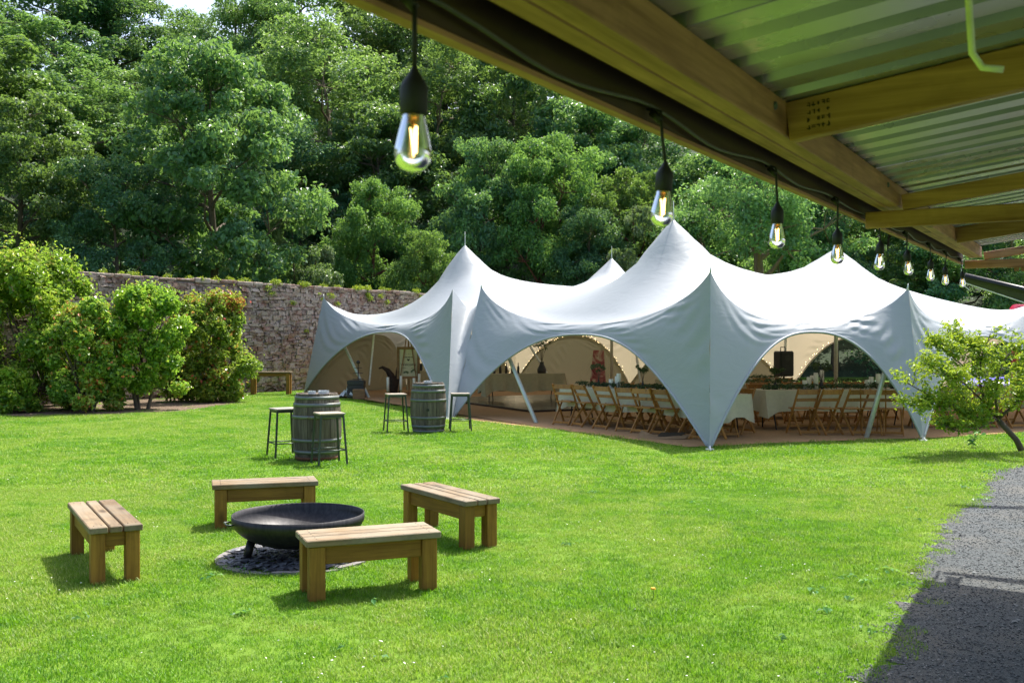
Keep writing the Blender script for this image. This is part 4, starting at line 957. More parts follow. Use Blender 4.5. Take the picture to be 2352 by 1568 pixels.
def tent_items():
    Y = 23.4; p = pt(1800, 835, Y)
    r = thing('loudspeaker', 'black loudspeaker on a pole stand in the right opening of the tent', 'speaker', (p[0], Y, .012), 0.25)
    zc = p[2] - .012; h = (866 - 808) / FPX * Y
    MB().box((0, 0, zc), (.36, .34, h), None, .03).part('cabinet', M['black'], r)
    MB().box((0, -.178, zc), (.29, .012, h - .08), None, .004).part('grille', plain('speaker_grille', (.02, .02, .022), .6), r)
    MB().lathe([(.001, 0), (.06, 0), (.075, .006), (.001, .006)], 20).part('horn', M['dark_item'], r).matrix_local = Matrix.Translation((0, -.186, zc + .14)) @ Matrix.Rotation(R(90), 4, 'X')
    MB().tube([(-.05, .05, zc + h / 2), (-.05, .05, zc + h / 2 + .09), (.07, .05, zc + h / 2 + .09), (.07, .05, zc + h / 2)], .012, 6).part('handle', M['black'], r)
    MB().tube([(0, 0, zc - h / 2 + .02), (0, 0, .25)], .018, 8).part('stand_pole', M['black'], r)
    for k in range(3):
        a = 2.09 * k; MB().tube([(0, 0, .6), (.4 * math.cos(a), .4 * math.sin(a), 0)], .012, 6).part('stand_leg', M['black'], r)
    # opened cardboard flaps on the matting
    cb = plain('cardboard', (0.30, 0.2, 0.11), .9, 0, .1); g = gp(1510, 1008)
    r = thing('cardboard_sheet', 'torn cardboard with dark film lying on the matting edge', 'cardboard', (g[0], g[1] + .05, .014), -.3)
    m = MB(); m.add([(-.35, -.1, 0), (-.05, -.16, .0), (-.02, .12, .02), (-.3, .16, .12)], [(0, 1, 2, 3)]); m.add([(-.05, -.16, 0), (.5, -.1, .01), (.55, .12, .07), (-.02, .12, .02)], [(0, 1, 2, 3)]); m.part('flap', cb, r)
    m = MB(); m.add([(.0, .0, .03), (.4, .02, .04), (.5, .14, .10), (.05, .16, .09)], [(0, 1, 2, 3)]); m.part('film', M['black'], r)
    # pink and cream hanging by the cream arch
    pk = NT('painted_board'); n = pk.noise(pk.coords('Object'), 3.5, 5, .6, 1); c = pk.ramp(n, [(.35, (.22, .03, .04)), (.5, (.42, .14, .12)), (.62, (.6, .5, .38))]); pkm = pk.done(pk.bsdf(c, .8))
    p = pt(1372, 865, 27.5); r = thing('painted_board', 'tall narrow pink and cream painted board behind the front table', 'board', (p[0], 27.5, .012), .3)
    MB().prism([(-.28, 0), (.28, 0), (.2, 1.45), (-.1, 1.45)], 0, .03).part('panel', pkm, r).rotation_euler = (R(88), 0, 0)
    MB().bar((0, .5, 0), (0, .02, 1.3), .03, .03, (1, 0, 0)).part('prop', M['timber_item'], r)
tent_items()

def vinyl(name, col): return plain(name, col, .35, 0, .5, .06)
def inflatable():
    blue = vinyl('blue_vinyl', (.06, .05, .42)); red = vinyl('red_vinyl', (.45, .02, .06))
    r = thing('bouncy_castle', 'blue and red bouncy castle beyond the tent behind the small tree', 'bouncy castle', (15.4, 28.6, 0), .2)
    for k in range(7): MB().tube([(-2.4 + .8 * k, -2.3, .22), (-2.4 + .8 * k, 2.3, .22)], .40, 12).part('base_tube', blue, r, True)
    MB().tube([(-3, -2.5, .2), (3, -2.5, .2)], .34, 12).part('front_step', blue, r, True)
    for sx in (-1, 1):
        for sy in (-1, 1): MB().lathe([(.3, .5), (.33, .8), (.33, 2.0), (.25, 2.14), (.001, 2.16)], 14, (sx * 2.6, sy * 2.2, 0)).part('corner_tower', red, r, True)
    MB().tube([(-2.9, -2.2, 2.40), (2.6, -2.2, 2.40)], [.26] * 2, 14).part('top_beam', red, r, True); MB().tube([(2.61, -2.2, 2.40), (3.0, -2.2, 2.40)], .25, 14).part('beam_end', blue, r, True)
    gr = plain('green_canvas', (.02, .12, .06), .7); p = pt(2000, 884, 31)
    r = thing('green_play_tent', 'low green pop-up play tent on the grass beyond the open back arch', 'play tent', (p[0], 31, 0), .3)
    for k in range(6):
        a, b = 1.0472 * k, 1.0472 * (k + 1); m = MB(); m.add([(0, 0, .55), (.55 * math.cos(a), .4 * math.sin(a), .36), (.55 * math.cos(b), .4 * math.sin(b), .36), (.8 * math.cos(b), .6 * math.sin(b), 0), (.8 * math.cos(a), .6 * math.sin(a), 0)], [(0, 1, 2), (1, 4, 3, 2)]); m.part('canvas_panel', gr, r)
inflatable()

# ------------------------------------------------------------------ barrels and stools
def stave_mat():
    t = NT('weathered_oak'); oi = t.n('ShaderNodeObjectInfo'); v = t.coords('Object', (9, 9, .6)); n = t.noise(v, 5, 6, .65, .4); b = t.noise(t.coords('Object'), 3.2, 4, .6)
    c = t.ramp(n, [(.3, (.055, .045, .036)), (.6, (.15, .125, .10)), (.8, (.24, .21, .175))]); c = t.mix(t.ramp(b, [(.42, (0, 0, 0)), (.7, (.6, .6, .6))]), c, (.10, .075, .05))
    hv = t.n('ShaderNodeHueSaturation'); t.l(c, hv.inputs['Color']); t.l(t.math('ADD', t.math('MULTIPLY', oi.outputs['Random'], .6), .7), hv.inputs['Value'])
    return t.done(t.bsdf(hv.outputs[0], .85, 0, .25, t.bump(n, .6, .008)))
M['stave'] = stave_mat()
def hoopmat():
    t = NT('galvanised_hoop'); n = t.noise(t.coords('Object'), 12, 5, .65)
    c = t.ramp(n, [(.4, (.13, .15, .145)), (.62, (.18, .19, .175)), (.72, (.12, .07, .04))]); return t.done(t.bsdf(c, .5, .55, .5, t.bump(n, .2, .003)))
M['hoop'] = hoopmat(); M['hoop_rust'] = plain('rusty_hoop', (.14, .06, .03), .75, .3)
def barrel_r(f, rm, re): return re + (rm - re) * (1 - (2 * f - 1) ** 2) ** .9
def barrel(label, g, H, rm, re, rz, rusty=()):
    r = thing('wine_barrel', label, 'barrel', (g[0], g[1], 0), rz, 'upturned barrels on the lawn'); n = 26; rng = np.random.default_rng(int(H * 1000))
    zs = np.linspace(0, 1, 13)
    for k in range(n):
        a0, a1 = 2 * math.pi * k / n + .006, 2 * math.pi * (k + 1) / n - .006; dr = rng.normal(0, .0018); P = np.zeros((2, 13, 3)); Q = []
        m = MB(); V = []
        for f in zs:
            R_ = barrel_r(f, rm, re) + dr
            for a in (a0, (a0 + a1) / 2, a1): V.append((R_ * math.cos(a), R_ * math.sin(a), f * H))
            for a in (a1, a0): V.append(((R_ - .025) * math.cos(a), (R_ - .025) * math.sin(a), f * H))
        F = [(i * 5 + j, i * 5 + (j + 1) % 5, (i + 1) * 5 + (j + 1) % 5, (i + 1) * 5 + j) for i in range(12) for j in range(5)] + [(4, 3, 2, 1, 0), tuple(60 + j for j in range(5))]
        m.add(V, F); m.part('stave', M['stave'], r)
    ri = barrel_r(.97, rm, re) - .026
    for k in range(6):
        x0, x1 = -ri + 2 * ri * k / 6 + .001, -ri + 2 * ri * (k + 1) / 6 - .001; poly = [(x, -math.sqrt(max(ri * ri - x * x, 0))) for x in np.linspace(x0, x1, 5)] + [(x, math.sqrt(max(ri * ri - x * x, 0))) for x in np.linspace(x1, x0, 5)]
        MB().prism(poly, H - .03, H - .008).part('head_board', M['stave'], r)
    for i, (f, w) in enumerate(((.035, .045), (.13, .05), (.305, .045), (.655, .045), (.835, .05), (.94, .045))):
        m = MB(); f0, f1 = f - w / H / 2, f + w / H / 2; ra, rb = barrel_r(f0, rm, re) + .004, barrel_r(f1, rm, re) + .004
        m.lathe([(ra - .003, f0 * H), (ra + .003, f0 * H), (rb + .003, f1 * H), (rb - .003, f1 * H)], 40); m.part('hoop', M['hoop_rust'] if i in rusty else M['hoop'], r, True)
    R_ = barrel_r(.47, rm, re); m = MB(); m.lathe([(.001, 0), (.028, 0), (.028, .008), (.001, .008)], 14); o = m.part('bung_hole', M['black'], r); a = R(-90) - rz + .05
    o.matrix_local = Matrix.Translation(((R_ - .001) * math.cos(a), (R_ - .001) * math.sin(a), .47 * H)) @ Matrix.Rotation(a, 4, 'Z') @ Matrix.Rotation(R(90), 4, 'Y')
    return r
GA, GB_ = gp(728, 1054), gp(984, 992)
barrel('nearer weathered oak barrel with two glass ashtrays on top', GA, .955, .352, .295, .4, (0,))
barrel('farther weathered oak barrel, in front of the tent leg', GB_, .93, .338, .285, .9)
def glassmat():
    t = NT('bulb_glass'); g = t.n('ShaderNodeBsdfGlass'); g.inputs['IOR'].default_value = 1.45; g.inputs['Roughness'].default_value = 0.0; return t.done(g.outputs[0])
M['glass'] = glassmat(); M['ash_glass'] = plain('pressed_glass', (.6, .64, .66), .1, 0, .8, .05)
for (dx, dy, g, H, lab) in ((-.05, -.12, GA, .947, 'smaller glass ashtray on the nearer barrel'), (.10, -.02, GA, .947, 'larger glass ashtray on the nearer barrel'), (-.0, -.1, GB_, .922, 'glass ashtray on the farther barrel')):
    s = .085 if 'smaller' not in lab else .06; o = MB().lathe([(.001, .004), (s * .7, .004), (s * .9, .045), (s, .045), (s * .92, 0), (.001, 0)], 8).part('glass_ashtray', M['ash_glass']); o.location = (g[0] + dx, g[1] + dy, H); tag(o, lab, 'ashtray', 'ashtrays on the barrels')

M['stool_metal'] = plain('stool_metal', (.05, .065, .055), .38, .5, .5, .2)
M['stool_seat'] = wood('stool_seat_wood', 'x', (.17, .13, .09), (.36, .29, .21), 24, .6, .2, (.34, .32, .28))
def stool(label, g, rz, H=.72, w=.31):
    r = thing('bar_stool', label, 'stool', (g[0], g[1], 0), rz, 'metal bar stools on the lawn')
    MB().box((0, 0, H - .014), (w + .05, w + .05, .026), None, .006).part('seat', M['stool_seat'], r)
    m = MB()
    for s in (-1, 1): m.box((0, s * w / 2, H - .045), (w - .026, .022, .034)); m.box((s * w / 2, 0, H - .045), (.022, w - .026, .034))
    m.part('seat_frame', M['stool_metal'], r)
    for sx in (-1, 1):
        for sy in (-1, 1): MB().bar((sx * w / 2, sy * w / 2, H - .028), (sx * (w / 2 + .045), sy * (w / 2 + .045), 0), .026, .026, (0, 1, .0), .003).part('leg', M['stool_metal'], r)
    e = w / 2 + .045 * .70; z = H * .29
    for a, b in (((-e, -e), (e, -e)), ((e, -e), (e, e)), ((e, e), (-e, e)), ((-e, e), (-e, -e))): MB().tube([(a[0], a[1], z), (b[0], b[1], z)], .009, 8).part('foot_rail', M['stool_metal'], r, True)
stool('bar stool half behind the left side of the nearer barrel', gp(653, 1048), .55)
stool('bar stool standing in front of the nearer barrel', gp(756, 1066), .45)
stool('bar stool left of the farther barrel', gp(909, 991), .30)
stool('bar stool right of the farther barrel against the white tent leg', gp(1057, 989), .12)

# ------------------------------------------------------------------ benches and fire bowl
M['bench_top'] = wood('weathered_bench_top', 'x', (.085, .052, .024), (.30, .205, .105), 26, .7, .45, (.26, .215, .145))
M['bench_x'] = wood('treated_pine_rail', 'x', (.12, .048, .005), (.34, .175, .026), 16, .6, .25)
M['bench_y'] = wood('treated_pine_end', 'y', (.12, .048, .005), (.34, .175, .026), 16, .6, .25)
M['bench_z'] = wood('treated_pine_leg', 'z', (.13, .053, .005), (.37, .195, .03), 16, .6, .28)
def bench(label, x, y, deg, L, W, H=.405, name='wooden_bench', lw=.105, ap=.12, cat='bench'):
    r = thing(name, label, cat, (x, y, 0), R(deg)); pw = (W - .016) / 3
    for k, f in enumerate((1.12, .76, 1.12)):
        y0 = (-W / 2 + pw * .56, 0, W / 2 - pw * .56)[k]; MB().box((0, y0, H - .024), (L, pw * f - .004, .046), None, .006).part('top_plank', M['bench_top'], r)
    m = MB()
    for sx in (-1, 1):
        for y0 in (-W / 2 + pw * .35, -W / 2 + pw * .8, -.03, .03, W / 2 - pw * .8, W / 2 - pw * .35): m.lathe([(.001, H - .0006), (.0045, H - .0006), (.0045, H + .0006), (.001, H + .0006)], 8, (sx * (L / 2 - .075), y0, 0))
    m.part('screw_heads', M['black'], r)
    ix, iy = L / 2 - lw / 2 - .025, W / 2 - lw / 2 - .012
    for sx in (-1, 1):
        for sy in (-1, 1): MB().box((sx * ix, sy * iy, (H - .048) / 2 - .004), (lw, lw * .9, H - .048 + .008), None, .005).part('leg', M['bench_z'], r)
    for s in (-1, 1):
        MB().box((0, s * (iy + .006), H - .049 - ap / 2), (2 * ix - lw - .002, .04, ap), None, .004).part('apron', M['bench_x'], r)
        MB().box((s * (ix + .0), 0, H - .049 - ap * .42), (.04, 2 * iy - lw * .9 - .002, ap * .84), None, .004).part('end_rail', M['bench_y'], r)
    return r
bench('nearest wooden bench, in front of the fire bowl', -.985, 6.86, 22, .92, .41)
bench('wooden bench seen end-on left of the fire bowl', -3.105, 7.60, -60, 1.30, .36)
bench('wooden bench right of the fire bowl, turned away from the tent', -.555, 8.70, -57, 1.16, .345)
bench('wooden bench behind the fire bowl', -2.31, 9.36, 17.5, .95, .375)
g = gp(623, 906); bench('tall narrow wooden table by the stone wall beside the red-tipped bush', g[0], g[1], 2, 1.28, .42, .74, 'wooden_table', .11, .1, 'table')

def fire_pit():
    c = gp(676, 1284); c[1] += .08
    st = plain('edging_stone', (.22, .205, .195), .9, 0, .2, .2, 18, .4); r = thing('edging_ring', 'ring of pale edging stones around the fire bowl', 'stone ring', (c[0], c[1], 0)); n = 15; rng = np.random.default_rng(14)
    for k in range(n):
        a0, a1 = 2 * math.pi * k / n + .012, 2 * math.pi * (k + 1) / n - .012; r0, r1 = .55 + rng.normal(0, .006), .62 + rng.normal(0, .01)
        MB().prism([(r0 * math.cos(a0), r0 * math.sin(a0)), (r1 * math.cos(a0), r1 * math.sin(a0)), (r1 * math.cos((a0 + a1) / 2), r1 * math.sin((a0 + a1) / 2)), (r1 * math.cos(a1), r1 * math.sin(a1)), (r0 * math.cos(a1), r0 * math.sin(a1)), (r0 * math.cos((a0 + a1) / 2), r0 * math.sin((a0 + a1) / 2))], -.03, .014 + rng.normal(0, .004)).part('edging_stone', st, r)
    t = NT('slate_chip'); at = t.n('ShaderNodeAttribute', attribute_name='tint'); cc = t.ramp(at.outputs['Fac'], [(0, (.035, .038, .046)), (.6, (.085, .09, .105)), (1, (.19, .2, .22))]); ms = t.done(t.bsdf(cc, .55, 0, .5))
    N = 900; a = rng.uniform(0, 6.28, N); rr = .55 * np.sqrt(rng.uniform(0, 1, N)); P = np.stack([rr * np.cos(a) + c[0], rr * np.sin(a) + c[1], rng.uniform(.008, .03, N)], 1)
    o = rocks('slate_chips', P, rng.uniform(.02, .045, N), ms, rng=rng, flat=.3); tag(o, 'dark slate chips filling the ring under the fire bowl', 'slate', kind='stuff')
    t = NT('oiled_steel'); v = t.coords('Object'); k = t.noise(v, 6, 6, .7); s = t.noise(t.coords('Object', (14, 14, 1.2)), 3, 4, .6)
    cc = t.ramp(k, [(.35, (.018, .018, .02)), (.6, (.035, .033, .035)), (.78, (.075, .05, .035))]); cc = t.mix(.3, cc, t.ramp(s, [(.4, (.012, .012, .014)), (.75, (.09, .085, .085))]))
    ms = t.done(t.bsdf(cc, .48, .55, .5, t.bump(k, .15, .01)))
    b = pt(686, 1187, c[1] - .02); r = thing('fire_bowl', 'black steel fire bowl standing on short legs between the benches', 'fire bowl', (b[0], c[1] - .02, 0), .3)
    Rr, zb, zr = .512, .085, .352; prof = [(.001, zb)]
    for i in range(1, 12): th = i / 11 * R(80); prof.append((Rr * math.sin(th) / math.sin(R(80)) * 1.0, zb + (zr - .055 - zb) * (1 - math.cos(th)) / (1 - math.cos(R(80)))))
    prof += [(Rr, zr)]; inn = [(max(q[0] - .008, .001), q[1] + .008) for q in prof[::-1]]; inn[0] = (Rr - .008, zr)
    MB().lathe(prof + inn, 72).part('bowl', ms, r, True)
    for k in range(3):
        a = 2.0944 * k + R(196) - .3; ca, sa = math.cos(a), math.sin(a); MB().tube([(.36 * ca, .36 * sa, .15), (.40 * ca, .40 * sa, .0)], [.034, .032], 14).part('leg', ms, r, True)
    for a in (R(205) - .3, R(75) - .3):
        ca, sa = math.cos(a), math.sin(a); q = []
        for s_, o_ in ((-.07, .0), (-.07, .05), (.07, .05), (.07, 0)): q.append(((Rr - .002 + o_) * ca - s_ * sa, (Rr - .002 + o_) * sa + s_ * ca, zr - .045))
        MB().tube(q, .007, 8).part('handle', M['stool_metal'], r, True)
    return c
FIRE = fire_pit()

# ------------------------------------------------------------------ small apple tree on the right
def apple():
    rng = np.random.default_rng(61); Y = 15.5; b = gp(2350, 1038); Y = b[1]
    r = thing('apple_tree', 'small leaning fruit tree with fresh yellow-green leaves at the right edge', 'tree', tuple(b))
    W = lambda x, y, dy=0.0: pt(x, y, Y + dy) - b
    mb = MB(); tips = []
    fork = W(2292, 962); mb.tube([(0.02, 0, -.05), W(2335, 1010), W(2312, 985), fork], [.055, .045, .042, .038], 9)
    def limb(P, r0, r1):
        P = [np.array(p) for p in P]; n = len(P); mb.tube(P, np.linspace(r0, r1, n), 6); tips.append(P)
    limb([fork, W(2230, 958, -.1), W(2180, 932, -.25), W(2130, 905, -.3), W(2085, 880, -.3)], .03, .006)
    limb([fork, W(2262, 925, .1), W(2248, 870, .15), W(2255, 820, .1), W(2275, 765, .1)], .032, .006)
    limb([fork, W(2240, 940, .3), W(2195, 890, .45), W(2150, 855, .5), W(2105, 850, .4)], .024, .005)
    limb([fork, W(2330, 930, -.1), W(2370, 890, -.1), W(2410, 850, .0)], .028, .006)
    limb([fork, W(2285, 900, -.3), W(2300, 840, -.35), W(2330, 790, -.3)], .024, .005)
    limb([W(2248, 870, .15), W(2200, 830, .0), W(2165, 800, -.1), W(2140, 790, -.1)], .018, .004)
    limb([W(2180, 932, -.25), W(2135, 935, -.4), W(2090, 930, -.45)], .014, .004)
    limb([W(2255, 820, .1), W(2220, 790, .3), W(2195, 775, .3)], .013, .004)
    limb([fork, W(2245, 985, -.3), W(2200, 990, -.35), W(2160, 975, -.4)], .014, .004)
    limb([W(2330, 930, -.1), W(2350, 860, .3), W(2385, 800, .3)], .018, .004)
    limb([W(2262, 925, .1), W(2215, 880, -.5), W(2170, 860, -.6), W(2120, 830, -.6)], .016, .004)
    CC = []
    for P in tips:
        n = len(P)
        for _ in range(24):
            u = rng.uniform(.55 if n > 3 else .3, n - 1.001); i = int(u); p = P[i] + (P[i + 1] - P[i]) * (u - i); d = rng.normal(0, 1, 3); d[2] = abs(d[2]) * 1.1; d = unit(d); L = rng.uniform(.08, .30)
            e = p + d * L; mb.tube([p, p + d * L * .5 + rng.normal(0, .012, 3), e], [.006, .004, .002], 4, cap=False)
            CC += [p + d * L * k for k in (.5, .8, 1.05)]
    mb.part('trunk', M['bark'], r, True)
    C, N, S, T = clump_leaves(CC, rng.uniform(.06, .14, len(CC)), 13, rng, .9, .6, .062, .55, .35)
    link('crown', leaf_mesh('crown', C, N, S, rng, M['leaf_apple'], T, aspect=.55), r)
    g = gp(2232, 1030); q = thing('seedling', 'tiny broad-leaved seedling in the grass below the small fruit tree', 'seedling', tuple(g)); m = MB(); m.tube([(0, 0, 0), (.01, 0, .22)], [.006, .004], 5); m.part('stem', M['bark'], q)
    C, N, S, T = clump_leaves([np.array((0, 0, .08)), np.array((.01, 0, .2)), np.array((.1, 0, .24))], [.08, .07, .07], 9, rng, .7, .6, .10); link('foliage', leaf_mesh('foliage', C, N, S, rng, M['leaf_bright'], T), q)
apple()

# ------------------------------------------------------------------ timber shelter overhead
DU = np.array((.554, 1.0, .0313)); DU = DU / np.linalg.norm(DU); DV = np.array((1, -.554, 0)) / math.hypot(1, .554); DW = np.cross(DV, DU)
SHO = np.array((-.90, 0, HC))
SHM = Matrix(((DU[0], -DV[0], DW[0], SHO[0]), (DU[1], -DV[1], DW[1], SHO[1]), (DU[2], -DV[2], DW[2], SHO[2]), (0, 0, 0, 1)))
def uofY(Y, v): return (Y + .485 * v) / .874
def roofz(v): return .532 + .132 * (v - .158)
M['beam_x'] = wood('treated_beam', 'x', (.15, .055, .025), (.62, .335, .18), 12, .65, .3)
M['beam_dark'] = wood('dark_fascia', 'x', (.028, .015, .007), (.10, .058, .022), 9, .7, .35)  # fascia timber, darker in tone than the beams
M['beam_y'] = wood('treated_joist', 'y', (.15, .055, .025), (.62, .335, .18), 12, .65, .25)
def sheetmetal():
    t = NT('box_profile_steel'); v = t.coords('Object'); n = t.noise(v, 2.5, 4, .6); f = t.noise(v, 60, 3, .6)
    c = t.ramp(n, [(.3, (.46, .47, .49)), (.7, (.58, .59, .61))]); return t.done(t.bsdf(c, .3, .6, .5, t.bump(f, .04, .002), t.math('ADD', t.math('MULTIPLY', n, .16), .2)))
M['sheet'] = sheetmetal()
def shelter():
    r = thing('timber_shelter', 'timber lean-to shelter roof with metal sheeting overhead at the upper right', 'shelter'); r.matrix_world = SHM
    U0, U1 = -1.8, 9.95; UR = 9.7
    MB().bar((U0, .009, .50), (U1, .009, .50), .018, .19, (0, 0, 1), .002).part('fascia_board', M['beam_dark'], r)
    MB().bar((U0, .010, .399), (U1, .010, .399), .024, .010, (0, 0, 1), .001).part('fascia_lit_edge', M['beam_x'], r)  # paler strip added to stand for the underside lit by the lawn
    MB().bar((U0, -.083, .487), (U1 - .12, -.083, .487), .048, .088, (0, 0, 1), .003).part('beam_plank', M['beam_x'], r)
    MB().bar((U0, -.134, .487), (U1 - .15, -.134, .487), .048, .090, (0, 0, 1), .003).part('beam_plank', M['beam_x'], r)
    for u in (-1.3, .85, 3.06, 7.53):
        a = np.array((u, -.16, roofz(.16) - .053)); b = np.array((u, -4.1, roofz(4.1) - .053)); MB().bar(a, b, .047, .10, (0, 0, 1), .003).part('joist', M['beam_y'], r)
    for u in (5.03, 9.88):
        MB().bar((u, -.02, .390), (u, -4.1, .390), .047, .070, (0, 0, 1), .003).part('tie_beam', M['beam_y'], r)
        MB().bar((u + .003, -.17, .458), (u + .003, -4.1, .458 + .132 * 3.93), .045, .066, (0, 0, 1), .003).part('rafter', M['beam_y'], r)
        for v in (1.35, 2.7): MB().bar((u + .002, -v, .426), (u + .002, -v, .426 + .132 * (v - .17)), .05, .04, (0, 1, 0), .003).part('strut', M['beam_y'], r)
    for u in (.85, 5.03, 9.75): MB().bar((u, -4.15, -HC - .3), (u, -4.15, roofz(4.1)), .10, .10, (0, 1, 0), .004).part('post', M['beam_x'], r)
    # box profile roof sheets, each about a metre wide
    per = .18; prof = [(0, 0), (.10, 0), (.122, .035), (.158, .035), (.18, 0)]
    u = -2.05; k = 0
    while u < UR - .2:
        us = []; 
        for i in range(6):
            for a, h in prof[:-1]: us.append((u + i * per + a, h))
        us += [(u + 6 * per, 0), (u + 6 * per + .03, 0)]; us = [q for q in us if q[0] <= UR]
        P = np.zeros((len(us), 2, 3))
        for i, (a, h) in enumerate(us):
            for j, v in enumerate((-.07, 4.3)): P[i, j] = (a, -v, roofz(v) + h + .002 * (k % 2))
        MB().grid(P).part('roof_sheet', M['sheet'], r); u += 6 * per; k += 1
    # coach bolts, hanging hook, inked stamp
    for u in (1.55, 2.92, 4.7, 6.6): MB().lathe([(.001, 0), (.011, 0), (.009, .006), (.001, .008)], 10).part('bolt', M['hoop'], r).matrix_local = Matrix.Translation((u, -.158, .50)) @ Matrix.Rotation(R(90), 4, 'X')
    uh = uofY(1.6, .65); MB().tube([(uh, -.65, roofz(.65) + .01), (uh, -.65, .50), (uh + .012, -.655, .40), (uh + .012, -.67, .375), (uh + .012, -.70, .368)], [.0055] * 5, 8).part('hook', M['strap'], r, True)
    ink = plain('stamp_ink', (.05, .03, .02), .9)
    rng = np.random.default_rng(4)
    def stamp(uf, v0, w):
        m = MB()
        for row in range(4):
            for c in range(5):
                if rng.uniform() < .2: continue
                v = v0 + c * w; z = roofz(v) - .024 - row * .019
                for _ in range(3):
                    if rng.uniform() < .5: m.box((uf, -v - rng.uniform(-.3, .3) * w, z), (.0012, .0022, rng.uniform(.006, .013)))
                    else: m.box((uf, -v, z + rng.uniform(-.005, .005)), (.0013, w * rng.uniform(.4, .8), .0022))
        m.part('inked_stamp', ink, r)
    stamp(3.06 - .0245, .215, .012); stamp(7.53 - .0245, .80, .016)
    for i in range(26): MB().box((9.83, -.42 - i * .05, .335), (.02, .035, .03), None, .003).part('screen_slat', M['beam_x'], r)
    MB().box((9.83, -1.05, .354), (.03, 1.4, .012)).part('screen_rail', M['beam_x'], r)
    return r
shelter()
def awning():
    r = thing('rolled_awning', 'black rolled awning tube sloping down beyond the shelter end', 'awning')
    a, b = pt(2216, 634, 11.6), pt(2640, 733, 11.0); MB().tube([a, b], .036, 12).part('roller_tube', M['black'], r, True)
    m = MB(); n = 9; P = np.zeros((n, 3, 3))
    for i in range(n):
        f = i / (n - 1); q = a * (1 - f) + b * f
        for j in range(3): P[i, j] = q + np.array((0, .04 * j, -.02 - (.02 + .10 * f) * j))
    m.grid(P); m.part('awning_cloth', plain('olive_canvas', (.05, .06, .03), .85), r)
    MB().tube([P[0, 2], P[-1, 2]], .008, 6).part('hem_bar', M['strap'], r)
    MB().tube([(b[0], b[1], 0), (b[0], b[1], b[2] + .05)], .04, 10).part('post', M['pole'], r)
    MB().tube([(a[0], a[1], 0), (a[0], a[1], a[2])], .001, 4)
    c = [a + np.array((-.03, 0, .14)), a + np.array((-.04, 0, .02)), a + np.array((-.02, 0, -.1)), a + np.array((.05, 0, -.16))]; MB().tube(c, .006, 6).part('pull_cord', M['strap'], r)
awning()

def festoon():
    r = thing('festoon_lights', 'string of nine clear filament bulbs hanging under the shelter eave', 'string lights'); r.matrix_world = SHM
    cable = plain('rubber_cable', (.012, .012, .012), .6); grey = plain('grey_flex', (.07, .07, .06), .6)
    em = NT('filament'); e = em.n('ShaderNodeEmission'); e.inputs[0].default_value = (1, .58, .19, 1); e.inputs[1].default_value = 4.5; em_ = em.done(e.outputs[0])
    brass = plain('lamp_cap', (.35, .22, .08), .3, .9)
    Ys = [1.33, 2.13, 2.97, 3.77, 4.59, 5.40, 6.30, 7.17, 8.15]; v = .035; us = [uofY(Y, v) for Y in Ys]
    rng = np.random.default_rng(15); path_ = []
    for i, u in enumerate([us[0] - .95] + us):
        nx = us[i] if i < len(us) else us[-1] + .5; n = 10
        for k in range(n):
            f = k / n; path_.append((u + (nx - u) * f, -.016 - .004 * math.sin(f * 9), .428 - .016 * math.sin(math.pi * f) ** 1.2 + .005 * math.sin(7 * f + i)))
    MB().tube(path_, .0042, 6).part('cable', grey, r, True)
    Rz = np.array(SHM.to_3x3()).T
    down = Rz @ np.array((0, 0, -1.0))
    for i, u in enumerate(us):
        top = np.array((u, -v, .42)); sw = np.array((rng.normal(0, .010), rng.normal(0, .010), 0)) ; hz = .104 + rng.normal(0, .006)
        st = top + down * hz + sw * .6
        m = MB(); m.tube([(u, -.004, .428), (u, -.02, .425), top, top + down * hz * .5 + sw * .2, st], .0036, 6); m.tube([top + np.array((0, .02, .0)), top + down * .022], [.009, .007], 8); m.part('drop_wire', cable, r, True)
        M4 = Matrix.Translation(st) @ Matrix(Rz).to_4x4() @ Matrix.Rotation(rng.normal(0, .035), 4, 'X') @ Matrix.Rotation(rng.normal(0, .035), 4, 'Y')
        m = MB(); m.lathe([(.0035, .004), (.007, -.004), (.0155, -.017), (.0185, -.024), (.0185, -.058), (.0165, -.060), (.001, -.060)], 20); h = m.part('lamp_holder', cable, r, True); h.matrix_local = M4
        MB().lathe([(.0145, -.0605), (.0150, -.066), (.0195, -.083), (.0240, -.104), (.0245, -.112), (.0225, -.122), (.0165, -.130), (.008, -.1335), (.0003, -.1345), (.0003, -.1295), (.0085, -.1275), (.0155, -.1235), (.0205, -.117), (.0228, -.110), (.0228, -.104), (.0185, -.083), (.0140, -.066), (.0135, -.0605)], 28).part('glass_bulb', M['glass'], h, True)
        MB().lathe([(.012, -.060), (.012, -.067), (.004, -.070), (.003, -.078)], 12).part('lamp_cap', brass, h, True)
        f = MB(); f.tube([(.003, 0, -.074), (.003, 0, -.108)], .0028, 6); f.tube([(-.004, .002, -.076), (.001, .002, -.112)], .0013, 5); f.part('filament', em_, h)
festoon()

